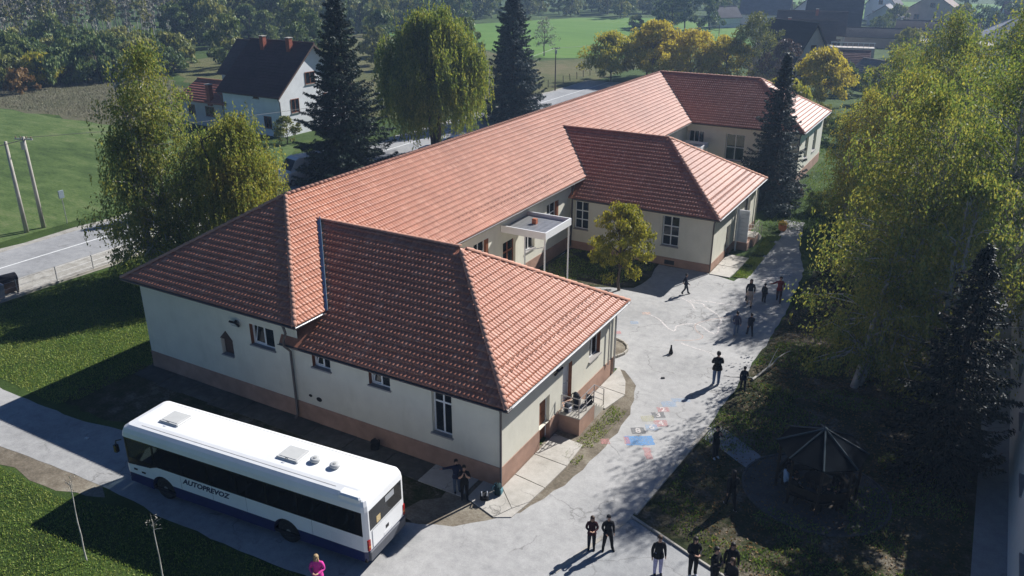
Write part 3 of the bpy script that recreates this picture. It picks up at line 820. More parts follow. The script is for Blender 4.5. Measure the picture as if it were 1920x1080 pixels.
def place(me, mats34, name, n_single, mat, parent_of=None):
    """the n_single pieces nearest the camera become parts of their own, the rest one joined part"""
    cc = np.array([m[:, 3] for m, *_ in mats34]); order = np.argsort(((cc - np.array([0, 0, 20.])) ** 2).sum(1))
    V = np.empty(len(me.vertices) * 3, np.float32); me.vertices.foreach_get('co', V); V = V.reshape(-1, 3)
    k = len(me.polygons[0].vertices); F = np.empty(len(me.polygons) * k, np.int32); me.polygons.foreach_get('vertices', F); F = F.reshape(-1, k)
    for q in order[:n_single]:
        m = mats34[q][0]; deck = mats34[q][2] if len(mats34[q]) > 2 else school
        o = bpy.data.objects.new(name, me); col.objects.link(o); o.parent = deck
        o.matrix_basis = Matrix([list(r_) for r_ in m] + [[0, 0, 0, 1]])
        if deck is school: o.location = o.location - SB
    rest = order[n_single:]
    T = np.array([mats34[q][0] for q in rest])
    VV = np.einsum('nij,vj->nvi', T[:, :, :3], V) + T[:, None, :, 3]
    FF = (F[None] + (np.arange(len(rest)) * len(V))[:, None, None]).reshape(-1, k)
    o = link(name + '_field', np_mesh(name + '_field', VV.reshape(-1, 3), FF, mat), school, -SB)
    o['kind'] = 'stuff'
    return o
place(tile_me, tile_sets, 'roof_tile', 300, M['tile'])

# ridge and hip caps
cv = []; cf = []
nseg = 6
for v, rr in ((-0.02, .125), (0.36, .105)):
    for q in range(nseg + 1):
        t = math.pi * q / nseg
        cv.append((math.cos(t) * rr, v, math.sin(t) * rr * .85 - .01 + (.018 if v < 0 else 0)))
for q in range(nseg + 1):
    t = math.pi * q / nseg; cv.append((math.cos(t) * .10, -.02, math.sin(t) * .08 - .01))
for q in range(nseg):
    cf.append((q + 1, q, nseg + 1 + q, nseg + 2 + q)); cf.append((q, q + 1, 2 * (nseg + 1) + q + 1, 2 * (nseg + 1) + q))
M['cap'] = surf('ridge_tile_clay', (0.52, 0.27, 0.19), 0.15, 4, 0.75, big=(0.6, .1))
cap_me = np_mesh('ridge_tile', np.array(cv), np.array(cf), M['cap'], smooth=True)
caps = []
def cap_run(a, b):
    a, b = Vector(a), Vector(b); d = (b - a); L = d.length; d.normalize()
    x = Vector((d.y, -d.x, 0)).normalized(); n_ = x.cross(d)
    if n_.z < 0: x = -x; n_ = x.cross(d)
    for k in range(int(L / .345)):
        p = a + d * (k * .345) + n_ * (.02 + random.uniform(-.004, .004))
        caps.append((np.array([[x.x, d.x, n_.x, p.x], [x.y, d.y, n_.y, p.y], [x.z, d.z, n_.z, p.z]]), p))
cap_run((MXC, 28.95, ZR), (MXC, 82.75, ZR))
cap_run((-24.08, 23.03, ZE), (MXC, 28.95, ZR)); cap_run((-35.66, 23.03, ZE), (MXC, 28.95, ZR))
for i, (y0, y1, ze, zr) in enumerate(WINGS):
    yc = (y0 + y1) / 2; xr = -24.08 - (zr - ZE) / KM; xa = -13.587 - (zr - ze) / KH
    cap_run((-13.587, y0, ze), (xa, yc, zr)); cap_run((-13.587, y1, ze), (xa, yc, zr)); cap_run((xa, yc, zr), (xr - .2, yc, zr))
place(cap_me, caps, 'ridge_tile', 290, M['cap'])

# snow guards: two staggered rows of small hooks above the sunlit eaves
sg = MB()
def guards(a, b, up, off):
    a, b, up = Vector(a), Vector(b), Vector(up).normalized(); L = (b - a).length; d = (b - a).normalized(); n_ = d.cross(up)
    if n_.z < 0: n_ = -n_
    k = 0; t = 1.0 + off
    while t < L - 1.0:
        for rowi, rv in ((0, 1.02), (1, 1.38)):
            p = a + d * (t + rowi * .2) + up * rv + n_ * .055
            Mx = Matrix(((d.x, up.x, n_.x, p.x), (d.y, up.y, n_.y, p.y), (d.z, up.z, n_.z, p.z), (0, 0, 0, 1)))
            sg.box(-.025, .025, -.03, .02, 0, .035, 0, Mx)
        t += .41
guards((-13.587, 23.3, ZW), (-13.587, 35.3, ZW), (-1, 0, KH), 0)
guards((-13.587, 50.8, ZW), (-13.587, 63.1, ZW), (-1, 0, KH), .1)
guards((-24.08, 36.5, ZE), (-24.08, 50.2, ZE), (-1, 0, KM), 0)
guards((-24.08, 64.5, ZE), (-24.08, 75.8, ZE), (-1, 0, KM), 0)
o = sp(sg, 'snow_guards', surf('guard_iron', (.16, .07, .045), .2, 8)); o['kind'] = 'stuff'

# eaves: soffit board, gutter, downpipes
def eave(a, b, n_, light=False, wall_off=.5):
    a, b, n_ = Vector(a), Vector(b), Vector(n_); d = (b - a).normalized(); L = (b - a).length
    Mx = Matrix(((d.x, n_.x, 0, a.x), (d.y, n_.y, 0, a.y), (0, 0, 1, a.z), (0, 0, 0, 1)))
    sp(MB().box(0, L, -wall_off + .01, -.02, -.16, -.075, 0, Mx), 'soffit', M['soffit'])
    g = MB(); prof = [(-.005 + .065 + .065 * math.cos(t), -.03 + .075 * math.sin(t)) for t in np.linspace(math.pi, 2 * math.pi, 7)]
    prof2 = [(-.005 + .065 + .052 * math.cos(t), -.03 + .062 * math.sin(t)) for t in np.linspace(2 * math.pi, math.pi, 7)]
    ring_ = prof + prof2
    vs = [Mx @ Vector((x, p[0], p[1])) for x in (0, L) for p in ring_]; m_ = len(ring_)
    g.add(vs, [(i, (i + 1) % m_, m_ + (i + 1) % m_, m_ + i) for i in range(m_)] + [tuple(range(m_)), tuple(range(2 * m_ - 1, m_ - 1, -1))])
    sp(g, 'gutter', M['gutter_light' if light else 'gutter'])
eave((-35.66, 23.03, ZE), (-24.02, 23.03, ZE), (0, -1, 0))
eave((-24.08, 23.03, ZE), (-24.08, 24.9, ZE), (1, 0, 0), True)
eave((-25.35, 23.22, ZW), (-13.53, 23.22, ZW), (0, -1, 0), wall_off=.38)
eave((-13.587, 23.22, ZW), (-13.587, 35.4, ZW), (1, 0, 0), True)
eave((-24.08, 34.0, ZE), (-24.08, 52.4, ZE), (1, 0, 0))
eave((-24.1, 50.75, ZW), (-13.53, 50.75, ZW), (0, -1, 0))
eave((-13.587, 50.75, ZW), (-13.587, 63.2, ZW), (1, 0, 0), True)
eave((-24.08, 62.0, ZE), (-24.08, 76.3, ZE), (1, 0, 0))
eave((-24.0, 76.41, ZE), (-13.53, 76.41, ZE), (0, -1, 0))
eave((-13.587, 76.41, ZE), (-13.587, 89.1, ZE), (1, 0, 0), True)
def pipe(pts, r=.05, m='gutter'):
    o = sp(MB().tube(pts, r, 8), 'downpipe', M[m], smooth=True)
    return o
pipe([(-24.75, 22.99, ZE - .1), (-24.80, 23.15, 4.55), (-24.93, 23.12, 4.2), (-24.95, 23.12, 3.9), (-24.95, 23.46, 3.5), (-24.95, 23.48, .25), (-24.95, 23.3, .12)], .06)
pipe([(-13.85, 23.2, ZW - .1), (-14.0, 23.48, ZW - .45), (-14.02, 23.5, .22), (-13.9, 23.35, .12)], .05)
pipe([(-13.62, 35.2, ZW - .1), (-13.9, 34.95, ZW - .4), (-13.99, 34.8, ZW - .6), (-13.99, 34.8, .15)], .05, 'gutter_light')
pipe([(-13.75, 34.0, ZW - .1), (-13.98, 34.0, ZW - .5), (-13.98, 34.0, .9)], .04, 'gutter_light')
pipe([(-24.0, 50.5, ZE - .1), (-24.3, 50.9, 4.4), (-24.4, 51.15, 3.9), (-24.45, 51.12, .2)], .06)
pipe([(-13.85, 50.73, ZW - .1), (-14.0, 51.1, ZW - .45), (-14.02, 51.14, .15)], .05)
pipe([(-13.62, 63.0, ZW - .1), (-13.95, 62.5, ZW - .4), (-13.98, 62.5, .15)], .05, 'gutter_light')
pipe([(-13.85, 76.40, ZE - .1), (-14.0, 76.8, ZE - .45), (-14.0, 76.8, .15)], .06)
# metal valley flashing where the near wing meets the long body
def flash(a, b, w=.26, m='flash', lip=True):
    a, b = Vector(a), Vector(b); d = (b - a).normalized(); x = Vector((1, 0, 0)); x = (x - d * x.dot(d)).normalized(); n_ = x.cross(d)
    if n_.z < 0: n_ = -n_
    Mx = Matrix(((x.x, d.x, n_.x, a.x), (x.y, d.y, n_.y, a.y), (x.z, d.z, n_.z, a.z), (0, 0, 0, 1))); L = (b - a).length
    mb = MB().box(-w / 2, w / 2, 0, L, .05, .062, 0, Mx)
    f = sp(mb, 'valley_flashing', M[m])
    if lip: MB().box(-w / 2 - .035, -w / 2 + .01, 0, L, .064, .12, 0, Mx).build('flashing_lip', M['white_pvc'], f); MB().box(w / 2 - .02, w / 2 + .02, 0, L, .064, .11, 0, Mx).build('flashing_lip', M['flash'], f)
yv = 23.22 + (ZE - ZW) / ((ZWR - ZW) / 6.07)
flash((-24.05, yv - .12, ZE - .04), (-24.08 - (ZWR - ZE) / KM, 29.29, ZWR + .02), .27)
yv2 = 50.75 + (ZE - ZW) / ((ZWR - ZW) / 6.2)
flash((-24.05, yv2, ZE), (-24.08 - (ZWR - ZE) / KM, 56.95, ZWR), .16, 'gutter', False)
flash((-24.05, 76.43, ZE), (MXC, 82.75, ZR), .16, 'gutter', False)

# ---- canopy over the courtyard entrance
cx0, cx1, cy0, cy1, cz = -24.54, -21.4, 41.3, 44.8, 4.5
cp = MB()
cp.box(cx0, cx1, cy0, cy0 + .09, cz - .45, cz).box(cx0, cx1, cy1 - .09, cy1, cz - .45, cz).box(cx1 - .09, cx1, cy0 + .092, cy1 - .092, cz - .45, cz)
canopy = sp(cp, 'entrance_canopy', M['white_pvc'])
for i in range(14):
    y0 = cy0 + .1 + i * (cy1 - cy0 - .2) / 14
    MB().bbox(cx0, cx1 - .1, y0, y0 + (cy1 - cy0 - .2) / 14 - .03, cz - .30, cz - .22, .015).build('roof_sheet', M['gutter_light'], canopy)
MB().box(cx0, cx1 - .095, cy0 + .095, cy1 - .095, cz - .36, cz - .302).build('canopy_board', M['white_pvc'], canopy)
MB().bbox(-23.35, -23.05, 43.1, 43.38, cz - .215, cz + .12, .02).build('brick_block', surf('red_brick', (.42, .14, .07), .2, 9), canopy)
for px, py in ((cx1 - .12, cy0 + .12), (cx1 - .12, cy1 - .12), (-22.9, cy0 + .12)):
    MB().tube([(px, py, 0), (px, py, cz - .46)], .05, 10).build('post', M['white_pvc'], canopy)
MB().tube([(-22.9, cy0 + .12, 3.1), (cx1 - .12, cy0 + .12, 3.55)], .03, 8).build('brace', M['white_pvc'], canopy)

# ---- porch with steps and railing at the near wing, and a second one at the middle wing
def porch(y0, y1, w, h, steps, rail_mat='steel'):
    x0 = XEND + .035
    base = MB().box(x0, x0 + w, y0, y1, 0, h - .05)
    pr = sp(base, 'porch', M['plinth'])
    MB().box(x0, x0 + w + .03, y0 - .03, y1 + .0, h - .048, h).build('landing_slab', M['concrete'], pr)
    for k in range(steps):
        MB().box(x0, x0 + w, y1 + .002 + k * .29, y1 + (k + 1) * .29, 0, h - (k + 1) * h / (steps + 1)).build('step', M['concrete'], pr)
    r = MB(); xr = x0 + w - .06; L = y1 + steps * .29
    def rail(z):
        r.tube([(x0 + .1, y0 + .06, h + z), (xr, y0 + .06, h + z), (xr, y1, h + z), (xr, L, z + .12)], .022, 6)
    for z in (.3, .6, .92): rail(z)
    for p, zb, zt in (((x0 + .1, y0 + .06), h, h + .92), ((xr, y0 + .06), h, h + .92), ((xr, (y0 + y1) / 2), h, h + .92), ((xr, y1), h, h + .92), ((xr, L), 0, 1.04)):
        r.tube([(*p, zb), (*p, zt)], .026, 6)
    r.build('railing', M[rail_mat], pr)
    return pr
porch(28.62, 30.25, 1.05, .90, 4)
porch(58.1, 59.4, 1.15, .75, 4)
# white boarded porch screen on the middle wing
bx = MB().box(XEND + .03, XEND + .95, 57.0, 57.06, .6, 3.0)
scr = sp(bx, 'porch_screen', M['white_pvc'])
for k in range(8): MB().box(XEND + .03, XEND + .95, 56.955, 56.998, .62 + k * .3, .60 + k * .3 + .28).build('board', M['white_pvc'], scr)
MB().box(XEND + .03, XEND + 1.0, 56.95, 58.09, 0, .58).build('plinth_block', M['plinth'], scr)
MB().tube([(XEND + .25, 56.6, 0), (XEND + .25, 56.6, 3.8)], .06, 8).build('pipe', M['white_pvc'], scr)

# ---- floodlights under the eaves
def flood(p, n_):
    p = Vector(p); n_ = Vector(n_); d = Vector((-n_.y, n_.x, 0))
    t = Matrix(((d.x, n_.x, 0, p.x), (d.y, n_.y, 0, p.y), (0, 0, 1, p.z), (0, 0, 0, 1))) @ Matrix.Rotation(R(-35), 4, 'X')
    f = sp(MB().bbox(-.24, .24, .06, .16, -.16, .16, .02, 0, t), 'floodlight', M['dark'])
    MB().box(-.19, .19, .161, .17, -.11, .11, 0, t).build('lamp_glass', surf('lamp_glass', (.55, .58, .6), .05, 4, .15), f)
    MB().box(-.04, .04, -.08, .058, -.04, .04, 0, t).build('bracket', M['dark'], f)
flood((-28.38, YS - .08, 4.15), (0, -1, 0)); flood((XEND + .08, 28.3, 3.25), (1, 0, 0)); flood((-14.6, YF - .08, 4.15), (0, -1, 0))
# balcony-like white box by the far wing's entrance
cb = MB(); q = (-24.5, -22.0, 73.2, 75.6, 3.5)
cb.box(q[0], q[1], q[2], q[2] + .08, q[4] - .4, q[4]).box(q[0], q[1], q[3] - .08, q[3], q[4] - .4, q[4]).box(q[1] - .08, q[1], q[2] + .082, q[3] - .082, q[4] - .4, q[4])
c2 = sp(cb, 'entrance_canopy', M['white_pvc'])
MB().box(q[0], q[1] - .085, q[2] + .085, q[3] - .085, q[4] - .3, q[4] - .22).build('roof_sheet', M['gutter_light'], c2)
for yy in (q[2] + .1, q[3] - .1): MB().tube([(q[1] - .1, yy, 0), (q[1] - .1, yy, q[4] - .41)], .05, 8).build('post', M['white_pvc'], c2)

# ================================================================== THE BUS
def build_bus():
    L, W = 11.55, 2.45
    root = empty('bus', (-27.08, 16.15, 0), R(4.75))
    tag(root, 'white city bus with dark window band parked on the drive beside the shaded wall', 'bus')
    white = surf('bus_white', (0.80, 0.80, 0.79), 0.03, 1.5, 0.28, spec=0.5, big=(0.8, .03))
    navy = surf('bus_navy', (0.012, 0.02, 0.09), 0.15, 3, 0.35, spec=0.5)
    black = surf('bus_black', (0.008, 0.008, 0.010), 0.1, 3, 0.25, spec=0.5)
    rubber = surf('tyre_rubber', (0.018, 0.018, 0.018), 0.25, 8, 0.85)
    steel = surf('wheel_steel', (0.22, 0.22, 0.21), 0.25, 8, 0.5, metal=0.4)
    glass = glass_mat('bus_glass', (0.012, 0.014, 0.016), 0.68, 0.02)
    xf, xr, ra, zc = 1.95, 8.0, 0.60, 0.49
    def arc(cx, zlo, n=9):
        t0 = math.asin((zlo - zc) / ra)
        return [(cx - ra * math.cos(t), zc + ra * math.sin(t)) for t in np.linspace(t0, math.pi - t0, n)]
    def side(y, outward):
        def poly(mb, P, mi=0):
            vs = [(x, y, z) for x, z in P]
            mb.add(vs, [tuple(range(len(P)))] if outward < 0 else [tuple(range(len(P) - 1, -1, -1))], mi)
        mb = MB()
        c = .16
        poly(mb, [(c, .82)] + arc(xf, .82) + arc(xr, .82) + [(L - c, .82), (L - c, 1.46), (1.75, 1.46), (1.35, 1.32), (c, 1.22)])
        mn = MB()
        t0 = math.asin((.82 - zc) / ra); tl = math.asin((.34 - zc) / ra)
        def arcside(cx, sgn): return [(cx + sgn * ra * math.cos(t), zc + ra * math.sin(t)) for t in np.linspace(tl, t0, 5)]
        poly(mn, [(c, .40), (xf - ra * math.cos(tl), .34)] + arcside(xf, -1)[1:] + [(c, .82)])
        a, b = arcside(xf, 1), arcside(xr, -1)
        poly(mn, [a[0]] + [b[0]] + b[1:] + a[::-1][:-1])
        a = arcside(xr, 1)
        poly(mn, [a[0], (L - c, .40), (L - c, .82)] + a[::-1][:-1])
        return mb, mn
    body = MB(); sk = MB()
    for y, od in ((0.0, -1), (W, 1)):
        mb, mn = side(y, od)
        o = len(body.v); body.add(mb.v, mb.f); sk.add(mn.v, mn.f)
        for cx in (xf, xr):                               # inner wheel housings
            for (xa, za), (xb, zb) in zip(arc(cx, .34, 14), arc(cx, .34, 14)[1:]):
                sk.quad((xa, y, za), (xb, y, zb), (xb, y - od * .55, zb), (xa, y - od * .55, za))
            sk.add([(cx - ra, y - od * .551, .34), (cx + ra, y - od * .551, .34), (cx + ra, y - od * .551, 1.1), (cx - ra, y - od * .551, 1.1)], [(0, 1, 2, 3)])
    # corner outlines (plan), lofted for front, rear and roof
    def plan(i, j, z):
        c = .16
        k = [(c + j, i), (.055 + j, .05 + i), (j, c + i), (j, W - c - i), (.055 + j, W - .05 - i), (c + j, W - i), (L - c - j, W - i), (L - .055 - j, W - .05 - i), (L - j, W - c - i), (L - j, c + i), (L - .055 - j, .05 + i), (L - c - j, i)]
        return [(x, y, z) for x, y in k]
    ends = [0, 1, 2, 3, 4, 6, 7, 8, 9, 10]
    def loft(mb, a, b, idx):
        for q in idx:
            mb.quad(a[q], b[q], b[(q + 1) % 12], a[(q + 1) % 12])
    loft(sk, plan(.02, .03, .40), plan(0, 0, .82), ends)
    front, rear = [0, 1, 2, 3, 4], [6, 7, 8, 9, 10]
    loft(body, plan(0, 0, .82), plan(0, 0, 1.22), front); loft(body, plan(0, 0, .82), plan(0, 0, 1.62), rear)
    rr = [plan(0, 0, 2.46), plan(.025, .03, 2.66), plan(.09, .09, 2.83), plan(.22, .22, 2.93), plan(.50, .45, 2.985), plan(.85, .8, 3.0)]
    for a, b in zip(rr, rr[1:]): loft(body, a, b, range(12))
    body.add(rr[-1], [tuple(range(11, -1, -1))])
    loft(body, plan(0, 0, 2.50 - .04), plan(0, 0, 2.46), rear)
    bo = body.build('body', white, root)
    sk.build('skirt', navy, root)
    MB().box(.1, L - .1, .03, W - .03, .36, .5).build('floor', black, root)
    # window bands with single panes
    for y, od in ((0.0, -1), (W, 1)):
        fr = MB(); e = .035
        ya, yb = (y + .002, y + .045) if od < 0 else (y - .045, y - .002)
        xs = [.20, 1.62, 3.0, 4.4, 5.8, 7.2, 8.6, 9.95, L - .42]
        fr.box(.16, L - .16, ya, yb, 2.40, 2.459)
        fr.box(1.75, L - .16, ya, yb, 1.461, 1.50)
        for x in xs: fr.box(x - e, x + e, ya, yb, 1.505, 2.395)
        fr.box(L - .41, L - .161, ya, yb, 1.505, 2.395)
        band = fr.build('window_band', black, root)
        yg = (ya + yb) / 2
        for a, b in zip(xs, xs[1:]):
            zl = 1.50
            MB().box(a + e + .003, b - e - .003, yg - .006, yg + .006, zl + .002 if a > .3 else 1.52, 2.397).build('window_pane', glass, band)
        MB().add([(.17, yg, 1.23), (1.34, yg, 1.33), (1.72, yg, 1.47), (1.58, yg, 1.518), (.17, yg, 1.518)], [(0, 1, 2, 3, 4)]).build('window_pane', black, band)
    # windscreen, rear window
    ws = MB(); loft(ws, plan(0.01, 0.01, 1.22), plan(.01, .05, 2.46), front); ws.build('windscreen', glass, root)
    rw = MB().quad((L + .004, .22, 1.62), (L + .004, W - .22, 1.62), (L + .004, W - .22, 2.44), (L + .004, .22, 2.44)); rear_o = rw.build('rear_window', glass_mat('rear_glass', (.03, .032, .034), .2, .05), root)
    rs = MB(); A, B = plan(0, 0, 1.62), plan(0, 0, 2.46)
    for q in (6, 7, 9, 10): rs.quad(A[q], B[q], B[(q + 1) % 12], A[(q + 1) % 12])
    rs.box(L - .05, L, .16, .22, 1.621, 2.459).box(L - .05, L, W - .22, W - .16, 1.621, 2.459).box(L - .05, L, .22, W - .22, 2.441, 2.459)
    rs.build('rear_pillars', white, root)
    MB().box(L + .008, L + .012, 1.2, 1.75, 2.15, 2.38).build('notice', surf('notice_grey', (.35, .36, .37), .05, 6), rear_o)
    MB().box(L + .008, L + .012, .62, .86, 1.68, 1.95).build('sticker', surf('sticker_tan', (.55, .42, .22), .25, 20), rear_o)
    # engine hatch, rear lamps, bumper, number plate
    hat = MB().bbox(L + .002, L + .02, .32, W - .32, .86, 1.56, .008).build('engine_hatch', white, root)
    MB().box(L + .021, L + .03, 1.12, 1.30, 1.10, 1.24).build('handle', black, hat)
    red = surf('lamp_red', (.30, .012, .01), .1, 9, .2)
    for ya in (.06, W - .20):
        lm = MB().bbox(L - .08, L + .015, ya, ya + .14, .86, 1.30, .01).build('tail_lamp', red, root)
        MB().box(L + .016, L + .022, ya + .02, ya + .12, .98, 1.05).build('lamp_lens', surf('lamp_amber', (.5, .2, .03), .1, 9, .2), lm)
    MB().bbox(L - .1, L + .05, .1, W - .1, .42, .80, .03).build('bumper', surf('bumper_grey', (.10, .105, .12), .1, 5, .5), root)
    MB().box(L + .021, L + .027, .98, 1.48, .88, .99).build('number_plate', surf('plate_white', (.7, .7, .7), .05, 5), hat)
    # roof: seams, hatches, ventilators, cooler hump
    for y0 in (.36, W - .36):
        MB().box(.9, L - 1.4, y0 - .012, y0 + .012, 2.93, 2.962).build('roof_seam', surf('seam_grey', (.38, .37, .36), .2, 6, .6), bo)
    grey = surf('hatch_grey', (.52, .52, .50), .06, 4, .5)
    for hx in (1.35, 7.15):
        h = MB().bbox(hx, hx + .98, .78, 1.62, 2.985, 3.075, .035).build('roof_hatch', grey, root)
        MB().bbox(hx + .10, hx + .88, .88, 1.52, 3.076, 3.09, .01).build('hatch_lid', grey, h)
        MB().tube([(hx + .45, .80, 3.09), (hx + .45, .80, 3.12), (hx + .55, .80, 3.12), (hx + .55, .80, 3.09)], .012, 6).build('hatch_handle', black, h)
    for hx, hy in ((8.62, 1.22), (9.48, 1.22)):
        v = MB().lathe([(.13, 0), (.13, .05), (.19, .06), (.20, .10), (.19, .15), (.15, .17), (.02, .175)], 16, (hx, hy, 2.985)).build('roof_ventilator', grey, root, True)
        MB().lathe([(.06, 0), (.06, .02), (.01, .025)], 10, (hx, hy, 3.162)).build('ventilator_cap', surf('cap_grey', (.40, .40, .38), .1, 5), v)
    MB().bbox(L - 1.15, L - .2, .06, .62, 2.62, 2.97, .06).build('cooler_hump', white, root)
    MB().box(10.0, 10.9, -.004, -.001, .95, 1.28).build('service_flap', surf('flap_white', (.74, .74, .74), .03, 3, .4), root)
    MB().box(.45, .62, -.02, .0, 1.02, 1.09).build('indicator_lamp', black, root); MB().box(.85, 1.05, -.015, .0, .96, 1.03).build('filler_cap', black, root)
    for sx in (2.95, 4.55, 6.2, 9.2):
        MB().box(sx - .006, sx + .006, -.004, .0, .84, 1.45).build('panel_seam', surf('seam_dark', (.30, .30, .31), .1, 5), bo)
    # wheels
    for cx in (xf, xr):
        for y, od in ((0.06, -1), (W - .06, 1)):
            w = empty('wheel', (0, 0, 0), 0, root)
            def ringp(prof, mat_, nm):
                mb = MB(); n = 24
                vs = [(cx + r_ * math.cos(2 * math.pi * k / n), y - od * d_, zc + r_ * math.sin(2 * math.pi * k / n)) for r_, d_ in prof for k in range(n)]
                mb.add(vs, [(i * n + k, i * n + (k + 1) % n, (i + 1) * n + (k + 1) % n, (i + 1) * n + k) for i in range(len(prof) - 1) for k in range(n)] + [tuple(range((len(prof) - 1) * n, len(prof) * n))])
                return mb.build(nm, mat_, w, True)
            ringp([(.30, .28), (.47, .27), (.49, .24), (.49, .06), (.46, .01), (.34, 0.0), (.28, .02)], rubber, 'tyre')
            ringp([(.285, .018), (.26, .03), (.24, .09), (.17, .10), (.13, .03), (.10, .02), (.02, .018)], steel, 'rim')
    # seats seen through the panes
    cloth = surf('seat_cloth', (.10, .12, .20), .3, 12, .9)
    for i in range(11):
        for y0 in (.18, 1.42):
            x = 2.5 + i * .78
            s = MB().bbox(x, x + .42, y0, y0 + .85, .9, 1.0, .03).bbox(x + .38, x + .48, y0, y0 + .85, 1.0, 1.72, .03).box(x + .15, x + .22, y0 + .35, y0 + .5, .5, .9)
            s.build('seat', cloth, root)
    for i in range(5):
        MB().tube([(2.9 + i * 1.7, .95, .5), (2.9 + i * 1.7, .95, 2.7)], .02, 6).build('grab_pole', surf('pole_grey', (.75, .72, .5), .05, 5, .4), root)
    MB().tube([(.05, -.02, 2.3), (-.15, -.12, 2.25), (-.18, -.14, 2.05)], .025, 6).bbox(-.26, -.10, -.22, -.06, 1.75, 2.08, .02).build('wing_mirror', black, root)
    # lettering
    me = text_mesh('AUTOPREVOZ', 0.32, 0.32, 0.0, 'lettering', 0.013)
    me.materials.append(surf('letter_navy', (.012, .02, .07), .05, 5, .4))
    o = link('lettering', me, root, (4.2, -.006, 1.24)); o.rotation_euler = (R(90), 0, 0); o.scale = (1.1, 1, 1)
    return root
build_bus()

